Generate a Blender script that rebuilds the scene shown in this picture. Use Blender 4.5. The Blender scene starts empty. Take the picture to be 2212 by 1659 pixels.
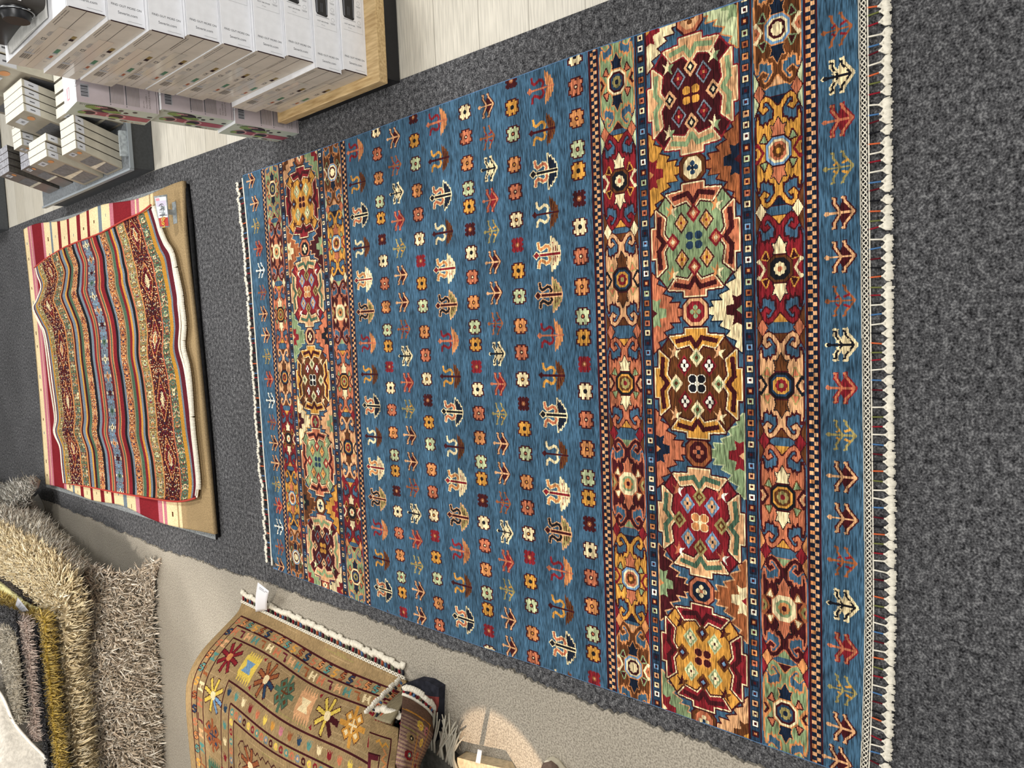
import bpy, math, random
import numpy as np
from mathutils import Vector

random.seed(7)
rng = np.random.default_rng(7)
scene = bpy.context.scene
COL = scene.collection

# ------------------------------------------------------------------ camera
F = 1584.62                      # focal length in pixels of the 2212 x 1659 frame
CAM = np.array([0.0, 0.0, 1.6])  # eye height 1.6 m
R = np.array([[-0.04028613, -0.74413854, -0.66680947],
              [-0.99626914, -0.02105887, 0.08369189],
              [-0.07632062, 0.66769331, -0.74051388]])
cam_d = bpy.data.cameras.new('camera')
cam = bpy.data.objects.new('camera', cam_d)
COL.objects.link(cam)
cam_d.sensor_width = 36.0
cam_d.sensor_fit = 'HORIZONTAL'
cam_d.lens = F / 2212 * 36
cam_d.clip_start = 0.05
from mathutils import Matrix
cam.matrix_world = Matrix(((R[0][0], -R[1][0], -R[2][0], 0), (R[0][1], -R[1][1], -R[2][1], 0),
                           (R[0][2], -R[1][2], -R[2][2], 1.6), (0, 0, 0, 1)))
scene.camera = cam


def on(px, py, ax='Z', v=0.0):
    """point of the plane ax = v that the photograph shows at (px, py): a survey of where things stand"""
    d = R.T @ np.array([px - 1106, py - 829.5, F])
    i = 'XYZ'.index(ax)
    return CAM + d * ((v - CAM[i]) / d[i])


# ------------------------------------------------------------------ colour and materials
def lin(h):
    h = h.lstrip('#')
    c = [int(h[i:i + 2], 16) / 255 for i in (0, 2, 4)]
    return tuple(x / 12.92 if x <= .04045 else ((x + .055) / 1.055) ** 2.4 for x in c)


MATS = {}


def nd(nt, t, **kw):
    n = nt.nodes.new(t)
    for k, v in kw.items():
        setattr(n, k, v)
    return n


def base_mat(name, rough, spec):
    m = bpy.data.materials.new(name)
    m.use_nodes = True
    nt = m.node_tree
    b = nt.nodes['Principled BSDF']
    b.inputs['Roughness'].default_value = rough
    b.inputs['Specular IOR Level'].default_value = spec
    MATS[name] = m
    return m, nt, b


def noise_node(nt, scale, stretch=(1, 1, 1), detail=3, coord='Object'):
    tc = nd(nt, 'ShaderNodeTexCoord')
    mp = nd(nt, 'ShaderNodeMapping')
    mp.inputs['Scale'].default_value = stretch
    nt.links.new(tc.outputs[coord], mp.inputs['Vector'])
    n = nd(nt, 'ShaderNodeTexNoise')
    n.inputs['Scale'].default_value = scale
    n.inputs['Detail'].default_value = detail
    nt.links.new(mp.outputs['Vector'], n.inputs['Vector'])
    return n


def vary(nt, col_socket, fac_socket, lo, hi, f0=.35, f1=.65):
    """col * (lo..hi) driven by a noise"""
    mr = nd(nt, 'ShaderNodeMapRange')
    mr.inputs['From Min'].default_value = f0
    mr.inputs['From Max'].default_value = f1
    mr.inputs['To Min'].default_value = lo
    mr.inputs['To Max'].default_value = hi
    nt.links.new(fac_socket, mr.inputs['Value'])
    vm = nd(nt, 'ShaderNodeVectorMath', operation='SCALE')
    nt.links.new(col_socket, vm.inputs[0])
    nt.links.new(mr.outputs['Result'], vm.inputs['Scale'])
    return vm.outputs['Vector']


def bump(nt, b, fac, strength, dist=.002):
    bp = nd(nt, 'ShaderNodeBump')
    bp.inputs['Strength'].default_value = strength
    bp.inputs['Distance'].default_value = dist
    nt.links.new(fac, bp.inputs['Height'])
    nt.links.new(bp.outputs['Normal'], b.inputs['Normal'])


def mat(name, hexc, rough=.6, spec=.3, nz=None, stretch=(1, 1, 1), bmp=None, metal=0.0, sheen=0.0):
    """nz = (scale, lo, hi) colour variation; bmp = (scale, strength, dist)"""
    if name in MATS:
        return MATS[name]
    m, nt, b = base_mat(name, rough, spec)
    c = lin(hexc)
    b.inputs['Base Color'].default_value = (*c, 1)
    b.inputs['Metallic'].default_value = metal
    if sheen:
        b.inputs['Sheen Weight'].default_value = sheen
    if nz:
        rgb = nd(nt, 'ShaderNodeRGB')
        rgb.outputs[0].default_value = (*c, 1)
        n = noise_node(nt, nz[0], stretch)
        nt.links.new(vary(nt, rgb.outputs[0], n.outputs['Fac'], nz[1], nz[2]), b.inputs['Base Color'])
    if bmp:
        n2 = noise_node(nt, bmp[0], stretch)
        bump(nt, b, n2.outputs['Fac'], bmp[1], bmp[2])
    return m


def woven(name, streak=(1, 1, 1), s1=(300, .72, 1.28), s2=(14, .85, 1.15), bstr=.5, rough=.85, sheen=.0, spec=.12):
    """textile whose colour is the yarn colour stored on each knot (attribute Col)"""
    m, nt, b = base_mat(name, rough, spec)
    at = nd(nt, 'ShaderNodeAttribute', attribute_name='Col')
    n1 = noise_node(nt, s1[0], streak, 4)
    n2 = noise_node(nt, s2[0], tuple(x ** .7 for x in streak), 3)
    c = vary(nt, at.outputs['Color'], n1.outputs['Fac'], s1[1], s1[2])
    c = vary(nt, c, n2.outputs['Fac'], s2[1], s2[2])
    nt.links.new(c, b.inputs['Base Color'])
    n3 = noise_node(nt, s1[0] * 1.5, streak, 2)
    bump(nt, b, n3.outputs['Fac'], bstr, .002)
    if sheen:
        b.inputs['Sheen Weight'].default_value = sheen
    return m


# ------------------------------------------------------------------ mesh helpers
class MB:
    def __init__(self):
        self.v, self.f, self.m, self.mats, self.s = [], [], [], [], []

    def mi(self, m):
        if m not in self.mats:
            self.mats.append(m)
        return self.mats.index(m)

    def poly(self, pts, m, smooth=False):
        n = len(self.v)
        self.v += [tuple(map(float, p)) for p in pts]
        self.f.append(tuple(range(n, n + len(pts))))
        self.m.append(self.mi(m))
        self.s.append(smooth)

    def add(self, V, Fs, m, smooth=False):
        n = len(self.v)
        self.v += [tuple(map(float, p)) for p in V]
        k = self.mi(m)
        for f in Fs:
            self.f.append(tuple(n + i for i in f))
            self.m.append(k)
            self.s.append(smooth)

    def hexa(self, p, m, mats=None):
        """p: 4 bottom points then 4 top points (counter-clockwise from above)"""
        fs = [(3, 2, 1, 0), (4, 5, 6, 7), (0, 1, 5, 4), (1, 2, 6, 5), (2, 3, 7, 6), (3, 0, 4, 7)]
        self.add(p, fs, m)

    def box(self, x0, x1, y0, y1, z0, z1, m):
        self.hexa([(x0, y0, z0), (x1, y0, z0), (x1, y1, z0), (x0, y1, z0),
                   (x0, y0, z1), (x1, y0, z1), (x1, y1, z1), (x0, y1, z1)], m)

    def tube(self, pts, rad, m, n=6, cap=True, flat=1.0):
        pts = [Vector(p) for p in pts]
        if not hasattr(rad, '__len__'):
            rad = [rad] * len(pts)
        V, Fs = [], []
        up = Vector((0, 0, 1))
        for i, p in enumerate(pts):
            t = (pts[min(i + 1, len(pts) - 1)] - pts[max(i - 1, 0)])
            t = t.normalized() if t.length > 1e-9 else Vector((1, 0, 0))
            a = t.cross(up)
            a = a.normalized() if a.length > 1e-4 else Vector((1, 0, 0))
            b = a.cross(t)
            for k in range(n):
                g = 2 * math.pi * k / n
                V.append(p + a * math.cos(g) * rad[i] + b * math.sin(g) * rad[i] * flat)
        for i in range(len(pts) - 1):
            for k in range(n):
                Fs.append((i * n + k, i * n + (k + 1) % n, (i + 1) * n + (k + 1) % n, (i + 1) * n + k))
        if cap:
            Fs.append(tuple(range(n - 1, -1, -1)))
            Fs.append(tuple((len(pts) - 1) * n + k for k in range(n)))
        self.add(V, Fs, m, True)

    def rings(self, rings, m, cap=True, smooth=True):
        """loft closed rings of equal length"""
        n = len(rings[0])
        V = [p for r in rings for p in r]
        Fs = []
        for i in range(len(rings) - 1):
            for k in range(n):
                Fs.append((i * n + k, i * n + (k + 1) % n, (i + 1) * n + (k + 1) % n, (i + 1) * n + k))
        self.add(V, Fs, m, smooth)
        if cap:
            self.add(rings[0], [tuple(range(n - 1, -1, -1))], m, False)
            self.add(rings[-1], [tuple(range(n))], m, False)

    def slab(self, poly, z0, z1, m, mside=None):
        """extruded outline; poly = [(x, y)]"""
        n = len(poly)
        a = sum(poly[i][0] * poly[(i + 1) % n][1] - poly[(i + 1) % n][0] * poly[i][1] for i in range(n))
        if a < 0:
            poly = poly[::-1]
        self.add([(x, y, z1) for x, y in poly], [tuple(range(n))], m)
        self.add([(x, y, z0) for x, y in poly], [tuple(range(n - 1, -1, -1))], mside or m)
        V = [(x, y, z0) for x, y in poly] + [(x, y, z1) for x, y in poly]
        self.add(V, [(i, (i + 1) % n, n + (i + 1) % n, n + i) for i in range(n)], mside or m)

    def sheet(self, G, th, m, mback=None):
        """a grid of points (n, m, 3) given thickness th along its normals"""
        G = np.asarray(G, float)
        N = grid_normals(G)
        B = G - N * th
        n, k = G.shape[:2]
        idx = np.arange(n * k).reshape(n, k)
        V = np.concatenate([G.reshape(-1, 3), B.reshape(-1, 3)])
        o = n * k
        top = [(idx[i, j], idx[i + 1, j], idx[i + 1, j + 1], idx[i, j + 1]) for i in range(n - 1) for j in range(k - 1)]
        bot = [(d + o, c + o, b + o, a + o) for a, b, c, d in top]
        rim = [idx[0, j] for j in range(k)] + [idx[i, k - 1] for i in range(1, n)] + \
              [idx[n - 1, j] for j in range(k - 2, -1, -1)] + [idx[i, 0] for i in range(n - 2, 0, -1)]
        side = [(rim[i], rim[(i + 1) % len(rim)], rim[(i + 1) % len(rim)] + o, rim[i] + o) for i in range(len(rim))]
        self.add(V, top, m, True)
        nb = len(self.v) - len(V)
        k1 = self.mi(mback or m)
        for f in bot + side:
            self.f.append(tuple(int(nb + i) for i in f))
            self.m.append(k1)
            self.s.append(True)

    def text(self, body, origin, ux, uy, size, m, center=True):
        V, Fs = text_shape(body)
        o, ux, uy = np.array(origin, float), np.array(ux, float), np.array(uy, float)
        w = V[:, 0].max() + V[:, 0].min() if center else 0
        P = o + (V[:, :1] - w / 2) * size * ux + V[:, 1:2] * size * uy
        self.add(P, Fs, m)


def grid_normals(G):
    du = np.gradient(G, axis=0)
    dv = np.gradient(G, axis=1)
    N = np.cross(du, dv)
    N /= np.linalg.norm(N, axis=2, keepdims=True) + 1e-12
    return N


_TEXT = {}


def text_shape(body):
    if body not in _TEXT:
        cu = bpy.data.curves.new('lettering', 'FONT')
        cu.body = body
        cu.size = 1
        cu.resolution_u = 3
        ob = bpy.data.objects.new('lettering', cu)
        COL.objects.link(ob)
        dg = bpy.context.evaluated_depsgraph_get()
        me = bpy.data.meshes.new_from_object(ob.evaluated_get(dg))
        V = np.array([v.co[:] for v in me.vertices])
        Fs = [tuple(p.vertices) for p in me.polygons]
        bpy.data.objects.remove(ob)
        bpy.data.meshes.remove(me)
        bpy.data.curves.remove(cu)
        _TEXT[body] = (V, Fs)
    return _TEXT[body]


def tag(o, label=None, cat=None, group=None, kind=None):
    if label: o['label'] = label
    if cat: o['category'] = cat
    if group: o['group'] = group
    if kind: o['kind'] = kind
    return o


def thing(name, label, cat, loc=(0, 0, 0), group=None):
    o = bpy.data.objects.new(name, None)
    COL.objects.link(o)
    o.location = tuple(float(x) for x in loc)
    o.empty_display_size = .05
    return tag(o, label, cat, group)


def wloc(o):
    p = Vector((0, 0, 0))
    while o:
        p += o.location
        o = o.parent
    return p


def obj(name, mb, parent=None, loc=None, bevel=0):
    """link a mesh builder (world coordinates) as one object; loc sets its origin"""
    org = wloc(parent) if parent else Vector(loc or (0, 0, 0))
    me = bpy.data.meshes.new(name)
    V = np.array(mb.v, float) - np.array(org)
    me.from_pydata(V.tolist(), [], mb.f)
    for m in mb.mats:
        me.materials.append(m)
    me.polygons.foreach_set('material_index', np.array(mb.m, np.int32))
    me.polygons.foreach_set('use_smooth', np.array(mb.s, bool))
    me.update()
    o = bpy.data.objects.new(name, me)
    COL.objects.link(o)
    if parent:
        o.parent = parent
    elif loc is not None:
        o.location = loc
    if bevel:
        b = o.modifiers.new('bevel', 'BEVEL')
        b.width = bevel
        b.segments = 2
        b.limit_method = 'ANGLE'
    return o


def np_obj(name, V, Q, cols, mats, parent=None, mi=None, smooth=True, loc=None):
    """mesh from numpy arrays with one yarn colour per face"""
    org = wloc(parent) if parent else Vector(loc or (0, 0, 0))
    V = np.asarray(V, float) - np.array(org)
    Q = np.asarray(Q, np.int32)
    k = Q.shape[1]
    me = bpy.data.meshes.new(name)
    me.vertices.add(len(V))
    me.vertices.foreach_set('co', V.astype(np.float32).ravel())
    me.loops.add(Q.size)
    me.loops.foreach_set('vertex_index', Q.ravel())
    me.polygons.add(len(Q))
    me.polygons.foreach_set('loop_start', np.arange(0, Q.size, k, dtype=np.int32))
    me.update(calc_edges=True)
    for m in mats:
        me.materials.append(m)
    if mi is not None:
        me.polygons.foreach_set('material_index', np.asarray(mi, np.int32))
    me.polygons.foreach_set('use_smooth', np.full(len(Q), smooth))
    if cols is not None:
        a = me.attributes.new('Col', 'FLOAT_COLOR', 'FACE')
        C4 = np.ones((len(Q), 4), np.float32)
        C4[:, :3] = cols
        a.data.foreach_set('color', C4.ravel())
    me.update()
    o = bpy.data.objects.new(name, me)
    COL.objects.link(o)
    if parent:
        o.parent = parent
    elif loc is not None:
        o.location = loc
    return o


def copy_tree(o, parent=None):
    c = o.copy()
    COL.objects.link(c)
    if parent: c.parent = parent
    for ch in [x for x in bpy.data.objects if x.parent == o]:
        copy_tree(ch, c)
    return c


def crom(P, n):
    """Catmull-Rom through the rows of P (k, ...) -> n samples"""
    P = np.asarray(P, float)
    k = len(P)
    t = np.linspace(0, k - 1, n)
    i = np.clip(np.floor(t).astype(int), 0, k - 2)
    u = (t - i).reshape((-1,) + (1,) * (P.ndim - 1))
    Pm = P[np.clip(i - 1, 0, k - 1)]
    P0, P1 = P[i], P[i + 1]
    P2 = P[np.clip(i + 2, 0, k - 1)]
    return .5 * ((2 * P0) + (P1 - Pm) * u + (2 * Pm - 5 * P0 + 4 * P1 - P2) * u ** 2 + (3 * P0 - Pm - 3 * P1 + P2) * u ** 3)


def resample(P, n):
    """polyline -> n points evenly spaced along its length, smoothed"""
    P = crom(np.asarray(P, float), 400)
    d = np.r_[0, np.cumsum(np.linalg.norm(np.diff(P, axis=0), axis=1))]
    s = np.linspace(0, d[-1], n)
    return np.stack([np.interp(s, d, P[:, j]) for j in range(P.shape[1])], 1)


def patch(rows, n, m):
    """control rows (each a list of points, same or different counts) -> smooth grid (n, m, 3)"""
    A = np.stack([resample(np.array(r, float), m) for r in rows])
    return crom(A, n)


# ------------------------------------------------------------------ shag pile: one strand of yarn each
def strands(name, G, count, length, rad, colors, parent, lean=(0, 0, -1), leanf=.6, mname='shag yarn', spread=.5, seed=1):
    r = np.random.default_rng(seed)
    n, m = G.shape[:2]
    N = grid_normals(G)
    A = np.linalg.norm(np.cross(G[1:, :-1] - G[:-1, :-1], G[:-1, 1:] - G[:-1, :-1]), axis=2)
    pr = (A / A.sum()).ravel()
    c = r.choice(len(pr), count, p=pr)
    i, j = c // (m - 1), c % (m - 1)
    u, v = r.random((count, 1)), r.random((count, 1))
    bl = lambda X: (X[i, j] * (1 - u) + X[i + 1, j] * u) * (1 - v) + (X[i, j + 1] * (1 - u) + X[i + 1, j + 1] * u) * v
    P, Nn = bl(G), bl(N)
    Nn /= np.linalg.norm(Nn, axis=1, keepdims=True)
    D = np.array(lean, float)[None] * leanf + r.normal(0, spread, (count, 3))
    L = length * r.uniform(.7, 1.25, (count, 1))
    rd = rad * r.uniform(.7, 1.3, (count, 1))
    p0 = P - Nn * .003
    p1 = P + (Nn * .55 + D * .12) * L
    p2 = p1 + (Nn * .30 + D * .38) * L
    p3 = p2 + (Nn * .02 + D * .55) * L
    a = np.cross(Nn, r.normal(0, 1, (count, 3)))
    a /= np.linalg.norm(a, axis=1, keepdims=True)
    b = np.cross(Nn, a)
    V = []
    for p, s in ((p0, .7), (p1, 1.0), (p2, .9), (p3, .25)):
        for k in range(3):
            g = 2 * math.pi * k / 3
            V.append(p + (a * math.cos(g) + b * math.sin(g)) * rd * s)
    V = np.stack(V, 1)  # count, 12, 3
    fs = []
    for l in range(3):
        for k in range(3):
            fs.append((l * 3 + k, l * 3 + (k + 1) % 3, l * 3 + 3 + (k + 1) % 3, l * 3 + 3 + k))
    fs = np.array(fs)
    Q = (np.arange(count)[:, None, None] * 12 + fs[None]).reshape(-1, 4)
    pal = np.array([lin(x) for x in colors])
    cc = pal[r.integers(0, len(pal), count)] * r.uniform(.8, 1.15, (count, 1))
    cols = np.repeat(cc, 9, axis=0)
    o = np_obj(name, V.reshape(-1, 3), Q, cols, [MATS[mname]], parent)
    o['kind'] = 'stuff'
    return o


# ------------------------------------------------------------------ knotted pattern raster (p to the near end, q to the left side)
PAL = {}
PALN = []


def C(n):
    return PAL[n]


for k_, h_ in dict(blue='3a586e', navy='101c2e', black='14141a', cream='e2cda0', white='efe8d4', peach='cc9a6e', coral='b4694a',
                   orange='c2814e', gold='c28a3c', red='7a1c24', maroon='3c0f14', brown='5a3319', green='7e9068', pale='b0b88e',
                   olive='8f8250', lblue='6d8fae', rust='8f5230', dblue='22384e', tan='9d8662', khaki='927a56', pink='b8707c',
                   yellow='d0b450', dgreen='46604c', grey='6d7a84', ochre='b98430', wine='5a1a26', teal='4f8078',
                   sand='a68c66', mauve='8a6a66', umber='6a5244').items():
    PAL[k_] = len(PALN)
    PALN.append(lin(h_))
PALN = np.array(PALN)


class Canvas:
    def __init__(self, wp, wq, cell, base):
        self.c = cell
        self.a = np.full((int(round(wq / cell)), int(round(wp / cell))), base, np.int16)

    def poly(self, pts, col):
        P = np.asarray(pts, float) / self.c
        h, w = self.a.shape
        x0, y0 = np.floor(P.min(0)).astype(int)
        x1, y1 = np.ceil(P.max(0)).astype(int)
        x0, y0, x1, y1 = max(x0, 0), max(y0, 0), min(x1, w), min(y1, h)
        if x1 <= x0 or y1 <= y0: return
        xs = np.arange(x0, x1) + .5
        ys = np.arange(y0, y1) + .5
        X, Y = np.meshgrid(xs, ys)
        ins = np.zeros(X.shape, bool)
        n = len(P)
        for i in range(n):
            (ax, ay), (bx, by) = P[i], P[(i + 1) % n]
            if ay == by: continue
            cond = (ay > Y) != (by > Y)
            ins ^= cond & (X < (bx - ax) * (Y - ay) / (by - ay) + ax)
        self.a[y0:y1, x0:x1][ins] = col

    def rect(self, p0, p1, q0, q1, col):
        c = self.c
        h, w = self.a.shape
        i0, i1 = max(int(round(q0 / c)), 0), min(int(round(q1 / c)), h)
        j0, j1 = max(int(round(p0 / c)), 0), min(int(round(p1 / c)), w)
        if i1 > i0 and j1 > j0: self.a[i0:i1, j0:j1] = col

    def line(self, pts, w, col, closed=False):
        pts = [np.array(p, float) for p in pts]
        if closed: pts = pts + [pts[0]]
        for a, b in zip(pts[:-1], pts[1:]):
            d = b - a
            L = np.hypot(*d)
            if L < 1e-9: continue
            d = d / L
            n = np.array([-d[1], d[0]]) * w / 2
            e = d * w * .35
            self.poly([a - e + n, b + e + n, b + e - n, a - e - n], col)


class T:
    """a motif's own frame on a canvas: centre and half sizes"""
    def __init__(self, cv, c, hp, hq, flip=False, swap=False):
        self.cv, self.c, self.hp, self.hq, self.flip, self.swap = cv, c, hp, hq, flip, swap

    def t(self, pts):
        s = -1 if self.flip else 1
        if self.swap: pts = [(b, a) for a, b in pts]
        return [(self.c[0] + s * p * self.hp, self.c[1] + q * self.hq) for p, q in pts]

    def p(self, pts, col): self.cv.poly(self.t(pts), C(col))
    def l(self, pts, w, col, closed=False): self.cv.line(self.t(pts), w, C(col), closed)

    def po(self, pts, col, out, w=.003):
        self.l(pts, w * 2, out, True)
        self.p(pts, col)

    def sub(self, p, q, hp, hq):
        c = self.t([(p, q)])[0]
        return T(self.cv, c, hp * self.hp, hq * self.hq, self.flip)


def mir(half, axis=0):
    """mirror a half outline across axis (0: q -> -q, 1: p -> -p)"""
    o = [((p, -q) if axis == 0 else (-p, q)) for p, q in half][::-1]
    return half + o


def ngon(n, a0=0, r=1):
    return [(r * math.cos(a0 + 2 * math.pi * k / n), r * math.sin(a0 + 2 * math.pi * k / n)) for k in range(n)]


OCT = [(.45, -1), (1, -.5), (1, .5), (.45, 1), (-.45, 1), (-1, .5), (-1, -.5), (-.45, -1)]
DIA = [(0, -1), (1, 0), (0, 1), (-1, 0)]


def flower(cv, c, hp, hq, col, ctr, out='maroon'):
    t = T(cv, c, hp, hq)
    rs = [(-.62, .62, -.7, .7), (-.6, -.16, -1, 1), (.16, .6, -1, 1), (-1, 1, -.72, -.3), (-1, 1, .3, .72), (-.8, .8, -.5, .5), (-.74, .74, -.74, .74)]
    e, f = .22, .14
    for a, b, d, g in rs: t.p([(a - e, d - f), (b + e, d - f), (b + e, g + f), (a - e, g + f)], out)
    for a, b, d, g in rs: t.p([(a, d), (b, d), (b, g), (a, g)], col)
    t.p(ngon(8, 0, .34), 'black' if ctr == 'black' else 'maroon')
    t.p(ngon(6, 0, .17), ctr)


def rosette(cv, c, hp, hq, col, ctr):
    t = T(cv, c, hp, hq)
    for q in (-.62, 0, .62): t.p([(-1, q - .2), (1, q - .2), (1, q + .2), (-1, q + .2)], col)
    for p in (-.55, 0, .55): t.p([(p - .22, -1), (p + .22, -1), (p + .22, 1), (p - .22, 1)], col)
    t.p([(-.8, -.75), (.8, -.75), (.8, .75), (-.8, .75)], col)
    t.p(ngon(8, 0, .36), ctr)
    t.p(ngon(6, 0, .16), 'peach')


def tree(cv, c, hp, hq, fill, line, dots=None, flip=False):
    t = T(cv, c, hp, hq, flip)
    w = hp * .15
    arm1 = [(-.26, -.95), (-.3, -.66), (-.1, -.36), (.12, -.02)]
    arm2 = [(.34, -.98), (.38, -.72), (.66, -.4), (.95, -.03)]
    if fill:
        for s in (1, -1):
            t.p([(-.28, -.62 * s), (-.02, -.5 * s), (.14, 0), (-.35, 0)] if False else [(.12, 0), (.02, -.3 * s), (.16, -.62 * s), (.38, -.74 * s), (.66, -.4 * s), (.95, 0)], fill)
            t.l([(p, q * s) for p, q in arm1], w * 2.2, fill)
            t.l([(p, q * s) for p, q in arm2], w * 2.2, fill)
    for s in (1, -1):
        t.l([(p, q * s) for p, q in arm1], w, line)
        t.l([(p, q * s) for p, q in arm2], w, line)
        t.l([(-.28, -.93 * s), (-.42, -.99 * s)], w, line)
        t.l([(.34, -.96 * s), (.22, -1 * s)], w, line)
        if dots:
            t.l([(.3, -.28 * s), (.62, -.4 * s)], w * 1.1, dots)
            t.l([(-.25, -.2 * s), (-.08, -.32 * s)], w * .9, dots)
    t.l([(-.8, 0), (.98, 0)], w, line)
    t.p([(-1, 0), (-.86, -.16), (-.66, -.13), (-.62, 0), (-.66, .13), (-.86, .16)], line)


def plant(cv, c, hp, hq, stem, arm, leaf, out, flip=False):
    t = T(cv, c, hp, hq, flip)
    w = hp * .13
    A = [(-.6, -.7), (-.55, -.44), (-.4, -.32), (-.2, -.4), (-.02, -.5), (.16, -.46), (.28, -.28), (.2, -.08)]
    Lf = [(.46, -.1), (.36, -.62), (.38, -1), (.51, -.76), (.6, -.86), (.7, -.58), (.8, -.64), (.87, -.38), (.97, -.4), (1, -.06), (.7, -.05)]
    for s in (1, -1):
        a = [(p, q * s) for p, q in A]
        l = [(p, q * s) for p, q in Lf]
        if out:
            t.l(a, w * 2.1, out)
            t.l(l, w * 1.0, out, True)
        t.l(a, w * 1.25, arm)
        t.p(l, leaf)
        for k in range(3): t.l([(.55 + .13 * k, -.14 * s), (.5 + .17 * k, (-.66 + .2 * k) * s)], w * .4, stem)
    if out: t.l([(-.7, 0), (1, 0)], w * 2.0, out)
    t.l([(-.7, 0), (1, 0)], w * 1.0, stem)
    if out: t.p([(-1.05, 0), (-.76, -.27), (-.46, 0), (-.76, .27)], out)
    t.p([(-.98, 0), (-.76, -.2), (-.52, 0), (-.76, .2)], stem)


def octagon(cv, c, hp, hq, body, tab, zig, line, edge, dia, arrow, bfly, ctr):
    t = T(cv, c, hp, hq)
    ob = [(.62, -.86), (.9, -.56), (.9, .56), (.62, .86), (-.62, .86), (-.9, .56), (-.9, -.56), (-.62, -.86)]
    t.l(ob, .009, edge, True)
    t.p(ob, body)
    tb = [(-.24, -1), (.24, -1), (.24, -.89), (.62, -.86), (.44, -.66), (.15, -.72), (0, -.56), (-.15, -.72), (-.44, -.66), (-.62, -.86), (-.24, -.89)]
    zz = [(-.46, -.78), (-.13, -.84), (0, -.68), (.13, -.84), (.46, -.78)]
    sd = [(-1, -.27), (-1, .27), (-.9, .27), (-.9, .6), (-.68, .44), (-.73, .16), (-.6, 0), (-.73, -.16), (-.68, -.44), (-.9, -.6), (-.9, -.27)]
    zs = [(-.81, -.46), (-.85, -.15), (-.71, 0), (-.85, .15), (-.81, .46)]
    for s in (1, -1):
        for pts, z in ((tb, zz), (sd, zs)):
            P = [(p * s, q * s) for p, q in pts]
            Z = [(p * s, q * s) for p, q in z]
            t.l(P, .013, edge, True)
            t.l(P, .006, line, True)
            t.p(P, tab)
            t.l(Z, .0115, zig)
    for p in (-.29, .29):
        for q in (-.33, .33):
            s = t.sub(p, q, .175, .2)
            s.p(DIA, dia[0]); s.p([(a * .78, b * .78) for a, b in DIA], dia[1])
            for a, b in ((0, -.36), (0, .36), (-.3, 0), (.3, 0)): s.sub(a, b, .22, .2).p(OCT, dia[2])
            s.sub(0, 0, .14, .14).p(OCT, dia[3])
    for dp, dq in ((0, -.48), (0, .48), (-.5, 0), (.5, 0)):
        s = t.sub(dp, dq, .16, .17)
        s.p(DIA, arrow[0])
        s.sub(-dp * .5, -dq * .5, .8, .8).p(DIA, arrow[0])
        s.p([(a * .62, b * .62) for a, b in DIA], arrow[1])
        s.p([(a * .3, b * .3) for a, b in DIA], arrow[2])
    for p in (-.52, .52):
        for q in (-.58, .58):
            s = t.sub(p, q, .15, .15)
            s.p([(-1, -.6), (-.3, -.2), (0, -1), (.25, -.2), (1, -.3), (.4, .25), (.7, 1), (0, .4), (-.8, .8), (-.4, .1)], bfly[0])
            s.p([(0, 0), (.25, -.2), (1, -.3), (.4, .25), (.7, 1), (0, .4)], bfly[1])
    s = t.sub(0, 0, .2, .17)
    for a in (-.5, .5):
        for b in (-.5, .5):
            s.sub(a, b, .5, .5).p(OCT, ctr[1]); s.sub(a, b, .42, .42).p(OCT, ctr[0])
    s.sub(0, 0, .2, .2).p(OCT, ctr[1])


def smallhex(cv, c, hp, hq, border, fill, cross, mid, out):
    t = T(cv, c, hp, hq)
    hx = [(.42, -1), (1, -.45), (1, .45), (.42, 1), (-.42, 1), (-1, .45), (-1, -.45), (-.42, -1)]
    t.l(hx, .008, out, True); t.p(hx, border)
    t.sub(0, 0, .74, .74).p(hx, fill)
    for a, b in ((0, -.3), (0, .3), (-.28, 0), (.28, 0)): t.sub(a, b, .17, .17).p(OCT, cross)
    t.sub(0, 0, .14, .14).p(OCT, mid)


def palm(cv, base, tip, cq, hq, col, inner, dot, out):
    hp = tip - base
    half = [(0, 1), (.2, .84), (.13, .72), (.42, .6), (.3, .47), (.6, .36), (.5, .24), (.82, .24), (.74, .1), (1, .06)]
    f = lambda pts: [(base + p * hp, cq + q * hq) for p, q in pts]
    cv.line(f(mir(half)), .0065, C(out), True)
    cv.poly(f(mir(half)), C(col))
    inn = [(.0, .36), (.12, .3), (.26, .36), (.2, .14), (.42, .1)]
    cv.poly(f(mir(inn)), C(inner))
    cv.poly(f([(0, .1), (.14, 0), (0, -.1)]), C(dot))


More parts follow.
